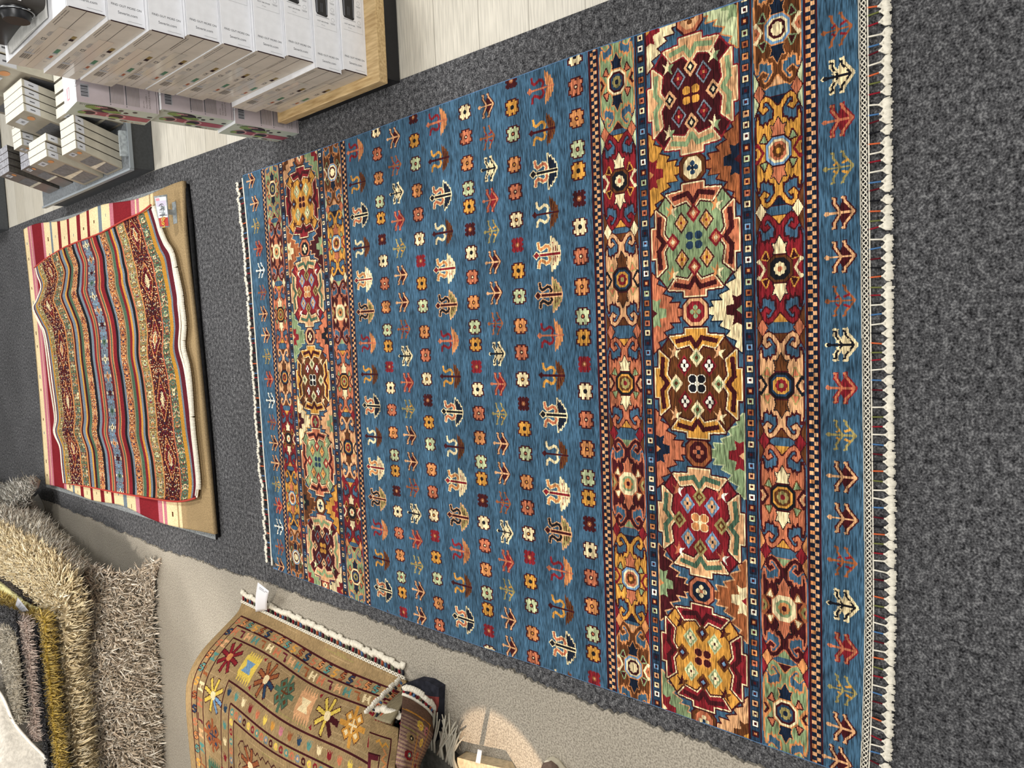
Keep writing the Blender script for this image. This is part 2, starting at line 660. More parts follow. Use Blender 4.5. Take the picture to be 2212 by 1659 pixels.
def panel(cv, c, hp, hq, body, line, tri, arrow, ring, mid, flo, chev, small):
    t = T(cv, c, hp, hq)
    q1 = [(1, 0), (1, .46), (.98, .58), (.92, .7), (.88, .52), (.74, .5), (.68, .43), (.58, .53), (.48, .46), (.38, .56), (.2, .57), (.16, .8)]
    full = q1 + [(-p, q) for p, q in q1][::-1]
    body_pts = full + [(-p, -q) for p, q in full][1:-1]
    t.l(body_pts, .008, line, True)
    horn = [(.06, .74), (.2, .82), (.36, .92), (.56, .965), (.74, .92), (.78, .81), (.66, .745), (.54, .78)]
    w = hp * .17
    for s in (1, -1):
        for r in (1, -1):
            t.l([(p * s, q * r) for p, q in horn], w + .006, line)
    t.p(body_pts, body)
    for r in (1, -1):
        for s in (1, -1):
            t.l([(p * s, q * r) for p, q in horn], w, body)
        t.p([(-.4, .985 * r), (.4, .985 * r), (0, .8 * r)], line)
        t.p([(-.33, .975 * r), (.33, .975 * r), (0, .82 * r)], tri)
        ar = [(0, .27), (.2, .42), (.34, .4), (.24, .52), (.3, .6), (-.3, .6), (-.24, .52), (-.34, .4), (-.2, .42)]
        ar = [(p, (.87 - q) * r) for p, q in ar]
        t.l(ar, .004, 'black' if arrow not in ('black', 'navy') else line, True)
        t.p(ar, arrow)
        for s in (1, -1):
            tr = [(.5 * s, .17 * r), (.82 * s, .2 * r), (.64 * s, .33 * r)]
            t.l(tr, .006, small[0], True); t.p(tr, small[1])
    for s in (1, -1):
        t.l([(.98 * s, -.16), (.74 * s, 0), (.98 * s, .16)], .009, chev[0])
        t.l([(.98 * s, -.09), (.84 * s, 0), (.98 * s, .09)], .006, chev[1])
    s = t.sub(0, 0, .56, .25)
    s.p([(a * 1.1, b * 1.1) for a, b in OCT], line)
    s.p(OCT, ring[0]); s.sub(0, 0, .82, .82).p(OCT, ring[1]); s.sub(0, 0, .66, .66).p(OCT, mid)
    for k in range(8):
        g = 2 * math.pi * k / 8
        s.sub(.33 * math.cos(g), .33 * math.sin(g), .17, .17).p(OCT, flo[0])
    s.sub(0, 0, .2, .2).p(OCT, flo[1])


def junction(cv, c, hp, col, dia, out):
    for s in (1, -1):
        x = c[0] + s * hp * 1.02
        cv.poly([(x, c[1] - .052), (x - s * .013, c[1] - .026), (x - s * .013, c[1] + .026), (x, c[1] + .052)], C(out))
        cv.poly([(x, c[1] - .047), (x - s * .010, c[1] - .024), (x - s * .010, c[1] + .024), (x, c[1] + .047)], C(col))
        x -= s * .012
        cv.poly([(x, c[1] - .022), (x + .014, c[1]), (x, c[1] + .022), (x - .014, c[1])], C(out))
        cv.poly([(x, c[1] - .019), (x + .0115, c[1]), (x, c[1] + .019), (x - .0115, c[1])], C(dia))


def merge_runs(a, mask):
    """greedy rectangles of equal colour -> (i0, i1, j0, j1, colour)"""
    a = np.where(mask, a, -1)
    h, w = a.shape
    out, prev = [], {}
    for i in range(h):
        row = a[i]
        cut = np.flatnonzero(np.diff(row)) + 1
        st = np.r_[0, cut]
        en = np.r_[cut, w]
        cur = {}
        for s, e in zip(st.tolist(), en.tolist()):
            k = int(row[s])
            if k < 0: continue
            key = (s, e, k)
            cur[key] = prev.pop(key, i)
        for (s, e, k), i0 in prev.items(): out.append((i0, i, s, e, k))
        prev = cur
    for (s, e, k), i0 in prev.items(): out.append((i0, h, s, e, k))
    return np.array(out)

# ------------------------------------------------------------------ the big blue rug in front
ZR = .013
RX0, RY0 = .80, 3.00             # rug frame: p = RY0 - y (towards the near end), q = RX0 - x


def rw(px, py):
    P = on(px, py, 'Z', ZR)
    return np.array([RY0 - P[1], RX0 - P[0]])


def hs(px, py, w, h):
    """half sizes in metres of something w x h pixels large there"""
    return abs(rw(px + w / 2, py)[0] - rw(px - w / 2, py)[0]) / 2, abs(rw(px, py + h / 2)[1] - rw(px, py - h / 2)[1]) / 2


def build_rug():
    cell = .0017
    cv = Canvas(2.62, 1.86, cell, C('blue'))
    edge_r = [(524, 380), (720, 312), (900, 246), (1064, 186), (1240, 122), (1420, 62), (1600, 2), (1730, -46), (1846, -86)]
    edge_n = [(1850, -60), (1853, 10), (1856, 300), (1859, 600), (1863, 900), (1866, 1150), (1867, 1350), (1862, 1560), (1856, 1690)]
    edge_l = [(1856, 1680), (1762, 1648), (1547, 1571), (1240, 1463), (1019, 1389), (829, 1319), (721, 1277), (590, 1227)]
    edge_f = [(588, 1222), (581, 1100), (572, 1000), (562, 860), (549, 680), (541, 560), (529, 430), (524, 384)]
    sm = lambda e, n: resample([rw(*p) for p in e], n)
    ER, EN, EL, EF = sm(edge_r, 60), sm(edge_n, 60), sm(edge_l, 60), sm(edge_f, 40)
    outline = np.concatenate([ER[:-1], EN[1:-1], EL[:-1], EF[1:-1]])
    mk = Canvas(2.62, 1.86, cell, 0)
    mk.poly(outline, 1)
    bx = lambda px, py=830: rw(px, py)[0]
    Q0, Q1 = 0, 1.86
    n_panel, n_chain1, n_oct, n_chain2, n_out, n_chk2 = bx(1311), bx(1392), bx(1412), bx(1608), bx(1633), bx(1745)
    n_chk1, n_end = bx(1294), bx(1770)
    f_chk1, f_end = bx(774), bx(594)
    f_panel, f_chain1, f_oct, f_chain2, f_out = bx(765), bx(724), bx(715), bx(639.5), bx(632)
    f_chk2 = bx(600)
    # thin guard lines
    for p in (n_chk1, n_panel, n_chain1, n_oct, n_chain2, n_out, n_chk2, n_end, f_chk1, f_panel, f_chain1, f_oct, f_chain2, f_out, f_chk2, f_end):
        cv.rect(p - .0022, p + .0022, Q0, Q1, C('maroon'))
    # chequered bands
    def chk(a, b, step):
        w = (b - a - .006) / 2
        q, k = 0, 0
        cv.rect(a + .002, b - .002, Q0, Q1, C('navy'))
        while q < Q1:
            cv.rect(a + .003 + (k % 2) * w, a + .003 + (k % 2) * w + w, q, q + step * .92, C('peach' if k % 4 else 'orange'))
            q += step
            k += 1
    chk(n_chk1, n_panel, .0093); chk(n_chk2, n_end, .0093); chk(f_panel, f_chk1, .0093); chk(f_end, f_chk2, .0093)
    # chains of little squares
    def chain(a, b, step, off):
        cc = ['cream', 'peach', 'maroon', 'orange', 'navy', 'cream', 'pale', 'coral', 'lblue', 'white', 'rust']
        q, k, m = off, 0, (a + b) / 2
        h = (b - a) * .34
        cv.rect(a + .002, b - .002, Q0, Q1, C('dblue'))
        while q < Q1:
            o = cc[(k * 4) % 11]
            cv.rect(m - h, m + h, q, q + step * .66, C('black'))
            cv.rect(m - h + .002, m + h - .002, q + .0015, q + step * .62, C(o))
            cv.rect(m - h * .42, m + h * .42, q + step * .2, q + step * .46, C('maroon' if o != 'maroon' else 'orange'))
            q += step
            k += 1
    chain(n_chain1, n_oct, .0245, .01); chain(n_chain2, n_out, .0245, .0); chain(f_oct, f_chain1, .0245, .012); chain(f_out, f_chain2, .0245, .004)
    # octagon rows
    OC = dict(gold=('gold', 'red', 'maroon', 'cream', 'maroon', ('pale', 'green', 'cream', 'maroon'), ('brown', 'maroon', 'lblue'), ('maroon', 'brown'), ('maroon', 'orange')),
              red=('red', 'peach', 'dgreen', 'cream', 'maroon', ('lblue', 'grey', 'peach', 'black'), ('olive', 'brown', 'olive'), ('coral', 'white'), ('orange', 'cream')),
              brown=('brown', 'gold', 'maroon', 'cream', 'maroon', ('red', 'maroon', 'white', 'black'), ('cream', 'green', 'brown'), ('peach', 'cream'), ('black', 'white')),
              green=('green', 'coral', 'maroon', 'cream', 'maroon', ('maroon', 'peach', 'gold', 'red'), ('red', 'coral', 'cream'), ('orange', 'cream'), ('dblue', 'green')),
              maroon=('maroon', 'peach', 'green', 'cream', 'red', ('grey', 'maroon', 'red', 'orange'), ('peach', 'black', 'cream'), ('cream', 'green'), ('gold', 'maroon')))
    onear = [(1497, 203, 'maroon'), (1508, 517, 'green'), (1511, 829, 'brown'), (1518, 1130, 'red'), (1518, 1421, 'gold')]
    ofar = [(647, 438, 'gold'), (657, 631, 'red'), (676, 821, 'brown'), (686, 998, 'green'), (697, 1184, 'maroon')]
    ohp = hs(1510, 829, 184, 10)[0]
    ohq = hs(1510, 829, 10, 236)[1]
    nm, fm = (n_oct + n_chain2) / 2, (f_oct + f_chain2) / 2
    HN = [(1481, 40, 'coral', 'peach', 'brown', 'navy'), (1494, 362, 'brown', 'cream', 'dblue', 'navy'), (1506, 673, 'peach', 'red', 'green', 'olive'),
          (1510, 977, 'rust', 'maroon', 'coral', 'navy'), (1516, 1278, 'coral', 'navy', 'cream', 'coral'), (1514, 1556, 'brown', 'coral', 'cream', 'dblue')]
    HF = [(640, 342, 'brown', 'coral', 'cream', 'navy'), (655, 538, 'coral', 'black', 'cream', 'coral'), (668, 727, 'peach', 'maroon', 'cream', 'maroon'),
          (682, 912, 'peach', 'red', 'green', 'olive'), (691, 1092, 'brown', 'cream', 'dblue', 'navy'), (703, 1264, 'maroon', 'coral', 'cream', 'navy')]
    PN = [('cream', 'red', 'gold', 'maroon', 'pale', 'green', 'maroon', 'orange'), ('gold', 'red', 'orange', 'maroon', 'rust', 'navy', 'maroon', 'maroon'),
          ('coral', 'green', 'maroon', 'maroon', 'cream', 'maroon', 'green', 'navy'), ('coral', 'navy', 'orange', 'maroon', 'green', 'red', 'peach', 'pale'),
          ('maroon', 'green', 'orange', 'peach', 'rust', 'cream', 'red', 'peach'), ('green', 'red', 'cream', 'peach', 'peach', 'brown', 'gold', 'maroon')]
    PF = [('peach', 'brown', 'orange', 'maroon', 'green', 'red', 'cream', 'peach'), ('rust', 'cream', 'gold', 'peach', 'maroon', 'green', 'orange', 'peach'),
          ('green', 'red', 'peach', 'pale', 'coral', 'black', 'orange', 'maroon'), ('cream', 'maroon', 'orange', 'gold', 'peach', 'green', 'orange', 'maroon'),
          ('brown', 'black', 'green', 'orange', 'gold', 'red', 'orange', 'maroon'), ('green', 'red', 'gold', 'peach', 'cream', 'red', 'orange', 'maroon')]
    for H_, P_, lo, hi, mid in ((HN, PN, n_oct, n_chain2, nm), (HF, PF, f_chain2, f_oct, fm)):
        for (hx, hy, b, fl, cr, md), (c1, i1, d1, o1, c2, i2, d2, o2) in zip(H_, P_):
            q = rw(hx, hy)[1]
            palm(cv, lo + .003, mid - .024, q, .098, c1, i1, d1, o1)
            palm(cv, hi - .003, mid + .024, q, .098, c2, i2, d2, o2)
            smallhex(cv, (mid, q), .031, .034, b, fl, cr, md, 'maroon' if b != 'maroon' else 'cream')
    for O_, mid in ((onear, nm), (ofar, fm)):
        for ox, oy, k in O_:
            octagon(cv, (mid, rw(ox, oy)[1]), ohp, ohq, *OC[k])
    # panel rows
    PC = dict(green=('green', 'orange', 'maroon', 'navy', ('cream', 'maroon'), 'dblue', ('olive', 'navy'), ('orange', 'maroon'), ('maroon', 'coral')),
              maroon=('maroon', 'coral', 'green', 'coral', ('cream', 'cream'), 'green', ('orange', 'maroon'), ('rust', 'olive'), ('rust', 'cream')),
              coral=('coral', 'maroon', 'gold', 'cream', ('black', 'gold'), 'brown', ('olive', 'red'), ('maroon', 'peach'), ('brown', 'green')),
              peach=('peach', 'maroon', 'brown', 'brown', ('black', 'dblue'), 'gold', ('red', 'olive'), ('black', 'peach'), ('olive', 'coral')),
              red=('red', 'maroon', 'gold', 'cream', ('brown', 'black'), 'black', ('cream', 'coral'), ('cream', 'red'), ('gold', 'maroon')),
              gold=('gold', 'maroon', 'navy', 'coral', ('lblue', 'cream'), 'coral', ('brown', 'gold'), ('red', 'gold'), ('maroon', 'green')),
              brown=('brown', 'orange', 'peach', 'navy', ('lblue', 'cream'), 'maroon', ('cream', 'cream'), ('cream', 'coral'), ('green', 'maroon')))
    rows = [(n_panel, n_chain1, 84, 196, [(1328, 178, 'green'), (1338, 391, 'red'), (1344, 604, 'peach'), (1350, 828, 'coral'), (1356, 1045, 'maroon'), (1361, 1250, 'gold'), (1363, 1440, 'brown')], 1345),
            (n_out, n_chk2, 106, 240, [(1678, 62, 'brown'), (1683, 325, 'gold'), (1687, 580, 'red'), (1688, 833, 'peach'), (1692, 1075, 'coral'), (1694, 1315, 'maroon'), (1692, 1540, 'green')], 1688),
            (f_chain1, f_panel, 40, 135, [(712, 374, 'brown'), (723, 526, 'gold'), (735, 675, 'maroon'), (745, 824, 'coral'), (753, 967, 'peach'), (760, 1107, 'red'), (768, 1246, 'green')], 740),
            (f_chk2, f_out, 32, 120, [(581, 410, 'green'), (591, 545, 'maroon'), (600, 680, 'coral'), (613, 815, 'peach'), (622, 947, 'red'), (631, 1076, 'gold'), (639, 1203, 'brown')], 610)]
    jc = ['pale', 'brown', 'brown', 'brown', 'orange', 'red', 'green']
    jd = ['coral', 'cream', 'coral', 'red', 'red', 'orange', 'coral']
    for a, b, w_, h_, lst, xm in rows:
        hp = (b - a) / 2 - .006
        qs = [rw(x, y)[1] for x, y, k in lst]
        sp = np.mean(np.diff(qs))
        for (x, y, k), q in zip(lst, qs):
            panel(cv, ((a + b) / 2, q), hp * .93, sp * .468, *PC[k])
        for i, q in enumerate(qs[:-1]):
            junction(cv, ((a + b) / 2, (q + qs[i + 1]) / 2), hp, jc[i], jd[i], 'maroon')
    # field: rows of small flowers, trees and plants
    def seq(a, b, i0, i1, lo, hi):
        A, B = rw(*a), rw(*b)
        return [(i, A + (B - A) * (i - i0) / (i1 - i0)) for i in range(lo, hi)]
    PLT = [('coral', 'red', 'orange', None), ('maroon', 'gold', 'brown', None), ('black', 'coral', 'navy', 'cream'), ('maroon', 'cream', 'brown', None),
           ('red', 'orange', 'cream', 'cream'), ('maroon', 'black', 'olive', 'peach')]
    for A, B, i1, w_, h_ in (((766, 326), (827, 1273), 14, 37, 50), ((942, 265), (996, 1263), 13, 45, 60), ((1166, 192), (1214, 1396), 14, 57, 72)):
        hp, hq = hs((A[0] + B[0]) / 2, 800, w_, h_)
        for i, c in seq(A, B, 0, i1, -1, i1 + 3):
            plant(cv, c, hp, hq, *PLT[i % 6])
    TR = [('', 'rust', 'red'), ('', 'white', 'black'), ('red', 'coral', None), ('', 'olive', 'gold'), ('maroon', 'peach', None), ('maroon', 'peach', None)]
    for A, B, i0, i1, w_, h_ in (((852, 358), (897, 1165), 0, 14, 28, 38), ((1049, 229), (1095, 1274), -1, 15, 33, 46)):
        hp, hq = hs((A[0] + B[0]) / 2, 800, w_, h_)
        for i, c in seq(A, B, i0, i1, -3, 20):
            f_, l_, d_ = TR[i % 6]
            if i % 6 == 1:
                tree(cv, c, hp * 1.04, hq * 1.04, 'cream', 'cream', None)
                tree(cv, c, hp * .92, hq * .92, None, 'black', 'cream')
            else:
                tree(cv, c, hp, hq, f_ or None, l_, d_)
    FLA = [('cream', 'black', 0), ('coral', 'cream', .176), ('orange', 'gold', .36), ('pale', 'coral', .54), ('gold', 'black', .668), ('red', 'peach', .832)]
    FLB = [('gold', 'black', 0), ('pale', 'coral', .16), ('orange', 'gold', .346), ('coral', 'cream', .513), ('cream', 'gold', .685), ('red', 'peach', .84)]
    for A, B, n, L_, w_, h_ in (((828, 564), (859, 1105), 2, FLA, 17, 24), ((895, 304), (942, 1204), 3, FLB, 19, 26), ((1018, 546), (1045, 1129), 2, FLA, 22, 28),
                                ((1106, 232), (1133, 926), 2, FLB, 24, 30), ((1253, 490), (1275, 1189), 2, FLA, 27, 34)):
        a, b = rw(*A), rw(*B)
        hp, hq = hs((A[0] + B[0]) / 2, 800, w_, h_)
        for k in range(-3, 5):
            for col, ctr, o in L_:
                c = a + (b - a) * (k + o) / n
                if col == 'red': rosette(cv, c, hp * 1.02, hq * 1.0, 'maroon' if k % 2 else 'red', 'rust')
                else: flower(cv, c, hp, hq, col, ctr)
    # border trees
    bt = [(1806, 65), (1807, 165), (1808, 260), (1810, 362), (1812, 460), (1813, 555), (1814, 650), (1815, 745), (1815, 838), (1816, 940), (1817, 1030),
          (1818, 1120), (1818, 1213), (1817, 1307), (1818, 1400), (1818, 1490), (1815, 1572), (1806, 1642)]
    hp, hq = hs(1815, 800, 66, 64)
    for i, (x, y) in enumerate(bt):
        f_, l_, d_ = TR[i % 6]
        c = rw(x, y)
        if i % 6 == 1:
            tree(cv, c, hp * 1.04, hq * 1.04, 'cream', 'cream', None); tree(cv, c, hp * .93, hq * .93, None, 'black', 'cream')
        else: tree(cv, c, hp, hq, f_ or None, l_, d_)
    for i, (x, y) in enumerate([(541, 390), (549, 440), (552, 488), (557, 537), (562, 584), (566, 632), (568, 678), (573, 724), (576, 770), (580, 819), (584, 865),
                                (587, 912), (591, 957), (594, 1000), (597, 1046), (600, 1092), (602, 1138), (604, 1182), (604, 1222)]):
        f_, l_, d_ = TR[(5 - i) % 6]
        hp, hq = hs(x, y, 19, 31)
        tree(cv, rw(x, y), hp, hq, f_ or None, l_, d_)
    rug = thing('oriental_rug', 'large dark blue oriental rug with octagon borders lying open on the grey carpet', 'rug', (-.15, 1.7, 0))
    Rm = merge_runs(cv.a, mk.a > 0)
    i0, i1, j0, j1, k = Rm.T
    n = len(Rm)
    c = cell
    V = np.zeros((n, 4, 3))
    for a, (ii, jj) in enumerate(((i0, j0), (i1, j0), (i1, j1), (i0, j1))):
        V[:, a, 0] = RX0 - ii * c
        V[:, a, 1] = RY0 - jj * c
        V[:, a, 2] = ZR
    Qd = np.arange(n * 4).reshape(n, 4)
    # body below the knots
    m = len(outline)
    w = np.stack([RX0 - outline[:, 1], RY0 - outline[:, 0]], 1)
    V2 = np.concatenate([np.c_[w, np.full(m, ZR + .0002)], np.c_[w, np.full(m, .005)]])
    s = np.arange(m)
    sq = np.stack([s, s + m, (s + 1) % m + m, (s + 1) % m], 1) + n * 4
    cols = np.concatenate([PALN[k], np.tile(PALN[C('dblue')], (m, 1))])
    np_obj('pile', np.concatenate([V.reshape(-1, 3), V2]), np.concatenate([Qd, sq]), cols, [woven('rug pile', (40, 400, 100), (1.0, .35, 1.7), (.35, .78, 1.24), .6, sheen=.05)], rug, smooth=False)
    W3 = lambda E, z: [(RX0 - q, RY0 - p, z) for p, q in E]
    sv = mat('blue binding yarn', '5f81a8', .8, .15, (200, .8, 1.15), bmp=(400, .5, .001))
    for E in (ER, EL):
        b = MB(); b.tube(W3(E, .009), .0042, sv, 6); obj('selvedge', b, rug)
    cot = mat('white cotton cord', 'ece6d6', .85, .15, (120, .86, 1.08), bmp=(500, .4, .001))
    # near end: braided net, coloured warps, tassels
    b = MB()
    NE = resample(EN, 420)
    dN = np.gradient(NE, axis=0); dN /= np.linalg.norm(dN, axis=1, keepdims=True)
    out = np.stack([-dN[:, 1], dN[:, 0]], 1)
    if out[0][0] < 0: out = -out
    for ph in range(3):
        P = NE + out * (.0075 + .0055 * np.sin(np.arange(420) * 2 * math.pi / 8 + ph * 2.1))[:, None]
        b.tube(W3(P, 0), .0013, cot, 4)
        for i, (x, y, z) in enumerate(b.v[-420 * 4:]):
            pass
    b.v = [(x, y, z + .0085 + .0012 * math.sin(i * .37)) for i, (x, y, z) in enumerate(b.v)]
    b.tube(W3(NE + out * .0165, .008), .0017, cot, 5)
    b.tube(W3(NE + out * .0005, .0115), .0014, cot, 5)
    obj('braided_end', b, rug)
    wc = [mat('warp ' + n_, h_, .8, .15) for n_, h_ in (('red', '8f1f2c'), ('white', 'ece6d6'), ('blue', '4c76a6'), ('dark red', '5c141f'), ('black', '15151a'), ('orange', 'd0653c'), ('olive', '6f7440'))]
    nt_ = 88
    idx = np.linspace(4, 415, nt_).astype(int)
    for t_, i in enumerate(idx):
        p, o, d = NE[i], out[i], dN[i]
        rr = np.random.default_rng(t_)
        jx = rr.normal(0, .002)
        tb = MB()
        base = p + o * (.041 + rr.normal(0, .0012)) + d * jx
        wdt = .0095 + rr.uniform(-.001, .0015)
        for s_ in range(7):
            a = (s_ - 3) / 3
            tip = p + o * (.056 + .004 * (1 - a * a) + rr.normal(0, .0015)) + d * (jx + a * wdt)
            mid = base * .5 + tip * .5 + d * a * wdt * .28
            tb.tube(W3([base + d * a * .0012, mid, tip], 0), [.0016, .0028, .0017], cot, 5)
        tb.v = [(x, y, z + .0055 + .003) for x, y, z in tb.v]
        lp = W3([base - o * .0035, base + o * .004], .0085)
        tb.tube(lp, [.002, .0038], cot, 6)
        to = obj('tassel', tb, rug)
        cb = MB()
        kw = wc[(t_ + 2) % 7] if (t_ % 9) else wc[1]
        cb.tube(W3([p + o * .015, p + o * .028 + d * jx * .5, base], .0078), .0018, kw, 5)
        co = obj('warp_cord', cb, to)
    # far end: a short white fringe
    b = MB()
    FE = resample(EF, 360)
    dF = np.gradient(FE, axis=0); dF /= np.linalg.norm(dF, axis=1, keepdims=True)
    of = np.stack([-dF[:, 1], dF[:, 0]], 1)
    if of[0][0] > 0: of = -of
    b.tube(W3(FE + of * .004, .010), .0048, cot, 6)
    obj('kilim_end', b, rug)
    idx = np.linspace(3, 356, 78).astype(int)
    for t_, i in enumerate(idx):
        rr = np.random.default_rng(300 + t_)
        p, o, d = FE[i], of[i], dF[i]
        tb = MB()
        ln = .058 + rr.normal(0, .004)
        base = p + o * (ln - .018)
        for s_ in range(5):
            a = (s_ - 2) / 2
            tip = p + o * (ln + rr.normal(0, .003)) + d * (a * .0095 + rr.normal(0, .001))
            tb.tube(W3([base, base * .5 + tip * .5 + d * a * .003, tip], 0), [.003, .0042, .0024], cot, 5)
        tb.v = [(x, y, z + .011) for x, y, z in tb.v]
        cb = MB()
        cb.tube(W3([p + o * .006, base], .009), .0026, wc[(4, 3, 4, 0, 2, 4, 5)[t_ % 7]], 5)
        fo = obj('fringe_tuft', tb, rug)
        obj('warp_cord', cb, fo)
    return rug


build_rug()

# ------------------------------------------------------------------ floors
def felt_mat():
    m, nt, b = base_mat('dark needle felt', .95, .08)
    n = noise_node(nt, 230, (1, 1, 1), 5)
    n2 = noise_node(nt, 3, (1, 1, 1), 3)
    n3 = noise_node(nt, 70, (1, 1, 1), 3)
    mx = nd(nt, 'ShaderNodeMix')
    mx.inputs['Factor'].default_value = .42
    nt.links.new(n.outputs['Fac'], mx.inputs['A'])
    nt.links.new(n3.outputs['Fac'], mx.inputs['B'])
    cr = nd(nt, 'ShaderNodeValToRGB')
    e = cr.color_ramp.elements
    e[0].position, e[0].color = .38, (*lin('222224'), 1)
    e[1].position, e[1].color = .64, (*lin('858586'), 1)
    x = e.new(.52); x.color = (*lin('555557'), 1)
    nt.links.new(mx.outputs['Result'], cr.inputs['Fac'])
    nt.links.new(vary(nt, cr.outputs['Color'], n2.outputs['Fac'], .9, 1.08), b.inputs['Base Color'])
    bump(nt, b, n.outputs['Fac'], .6, .003)
    return m


def plush_mat():
    m, nt, b = base_mat('greige plush pile', .95, .06)
    n = noise_node(nt, 190, (1, 1, 1), 4)
    n2 = noise_node(nt, 2.2, (1, 1, 1), 2)
    cr = nd(nt, 'ShaderNodeValToRGB')
    e = cr.color_ramp.elements
    e[0].position, e[0].color = .34, (*lin('7f786c'), 1)
    e[1].position, e[1].color = .62, (*lin('b4ac9d'), 1)
    nt.links.new(n.outputs['Fac'], cr.inputs['Fac'])
    nt.links.new(vary(nt, cr.outputs['Color'], n2.outputs['Fac'], .94, 1.05), b.inputs['Base Color'])
    bump(nt, b, n.outputs['Fac'], .7, .004)
    b.inputs['Sheen Weight'].default_value = .15
    return m


def plank_mat():
    m, nt, b = base_mat('pale vinyl plank', .38, .35)
    tc = nd(nt, 'ShaderNodeTexCoord')
    mp = nd(nt, 'ShaderNodeMapping')
    nt.links.new(tc.outputs['Object'], mp.inputs['Vector'])
    br = nd(nt, 'ShaderNodeTexBrick')
    br.inputs['Scale'].default_value = 1
    br.inputs['Brick Width'].default_value = 1.2
    br.inputs['Row Height'].default_value = .19
    br.inputs['Mortar Size'].default_value = .0015
    br.offset = .37
    br.inputs['Color1'].default_value = (*lin('d5d0c3'), 1)
    br.inputs['Color2'].default_value = (*lin('bfb8a8'), 1)
    br.inputs['Mortar'].default_value = (*lin('9a9488'), 1)
    nt.links.new(mp.outputs['Vector'], br.inputs['Vector'])
    n = noise_node(nt, 8, (1.2, 22, 1), 5)
    c = vary(nt, br.outputs['Color'], n.outputs['Fac'], .82, 1.1)
    nt.links.new(c, b.inputs['Base Color'])
    bump(nt, b, n.outputs['Fac'], .08, .002)
    return m


FELT, PLUSH, PLANK = felt_mat(), plush_mat(), plank_mat()
b = MB(); b.box(-4.5, 4.5, -1.6, 9.5, -.03, -.004, PLANK)
tag(obj('floor', b), 'pale vinyl plank floor', None, None, 'structure')
b = MB()
b.slab([(-4.5, -1.6), (.800, -1.6), (.806, 1.06), (.815, 1.88), (.828, 2.9), (.848, 3.75), (.860, 5.3), (.868, 6.5), (.89, 9.5), (-4.5, 9.5)], -.004, 0, FELT)
tag(obj('floor_felt', b), 'dark grey needle felt carpet around the blue rug', None, None, 'structure')
b = MB()
ys = np.linspace(-1.6, 9.5, 1500)
jag = rng.normal(0, .0035, len(ys)) + .004 * np.sin(ys * 9) + .003 * np.sin(ys * 31)
xe = np.interp(ys, [-1.6, .7, 1.2, 2.2, 2.9, 4, 6.2, 9.5], [-1.052, -1.053, -1.054, -1.057, -1.074, -1.112, -1.10, -1.10]) + jag
edge = [(x, y) for x, y in zip(xe, ys)]
b.slab([(-4.5, 9.5), (-4.5, -1.6)] + edge, 0, .010, PLUSH)
tag(obj('floor_plush', b), 'greige plush carpet along the left side', None, None, 'structure')

# ------------------------------------------------------------------ display board with the tall stack of boxes
OAK = None
def wood_mat():
    m, nt, b = base_mat('light oak', .5, .3)
    n = noise_node(nt, 9, (14, 1.4, 14), 5)
    cr = nd(nt, 'ShaderNodeValToRGB')
    e = cr.color_ramp.elements
    e[0].position, e[0].color = .3, (*lin('a98a5c'), 1)
    e[1].position, e[1].color = .7, (*lin('d9bd8c'), 1)
    nt.links.new(n.outputs['Fac'], cr.inputs['Fac'])
    nt.links.new(cr.outputs['Color'], b.inputs['Base Color'])
    bump(nt, b, n.outputs['Fac'], .1, .001)
    return m
OAK = wood_mat()
BLK = mat('black laminate', '1b1b1d', .45, .35, (60, .9, 1.1))
st = thing('display_plinth', 'low light oak board on a black base carrying the tall stack of white boxes', 'display stand', (1.4, 2.1, 0))
b = MB(); b.box(.806, 2.2, 1.877, 2.455, 0, .058, BLK); obj('base', b, st, bevel=.002)
b = MB(); b.box(.788, 2.22, 1.868, 2.468, .058, .093, OAK); obj('board', b, st, bevel=.0025)

CARD = mat('white printed card', 'e8e9ec', .42, .35, (40, .96, 1.03))
KRAFT = mat('grey board end of carton', 'cdc3b5', .55, .25, (18, .94, 1.05))
INK = mat('dark grey print', '55565a', .5, .3)
INKL = mat('pale grey print', 'a5a6aa', .5, .3)
EDGE = mat('dark carton edge', '2a1418', .7, .2)
FRY = mat('printed black fryer', '1d1e23', .35, .4)
FRYL = mat('printed grey fryer shine', '6d7078', .35, .4)
TAPE = mat('clear packing tape', 'd0c7b9', .12, .6, (6, .96, 1.04))
PGREEN = mat('printed green mark', '4d7a5e', .5, .3)
PRED = mat('printed rust mark', 'a05a3c', .5, .3)
POLIVE = mat('printed dark yellow mark', '8a7440', .5, .3)
BAR = mat('printed barcode grey', '7d766f', .5, .3)


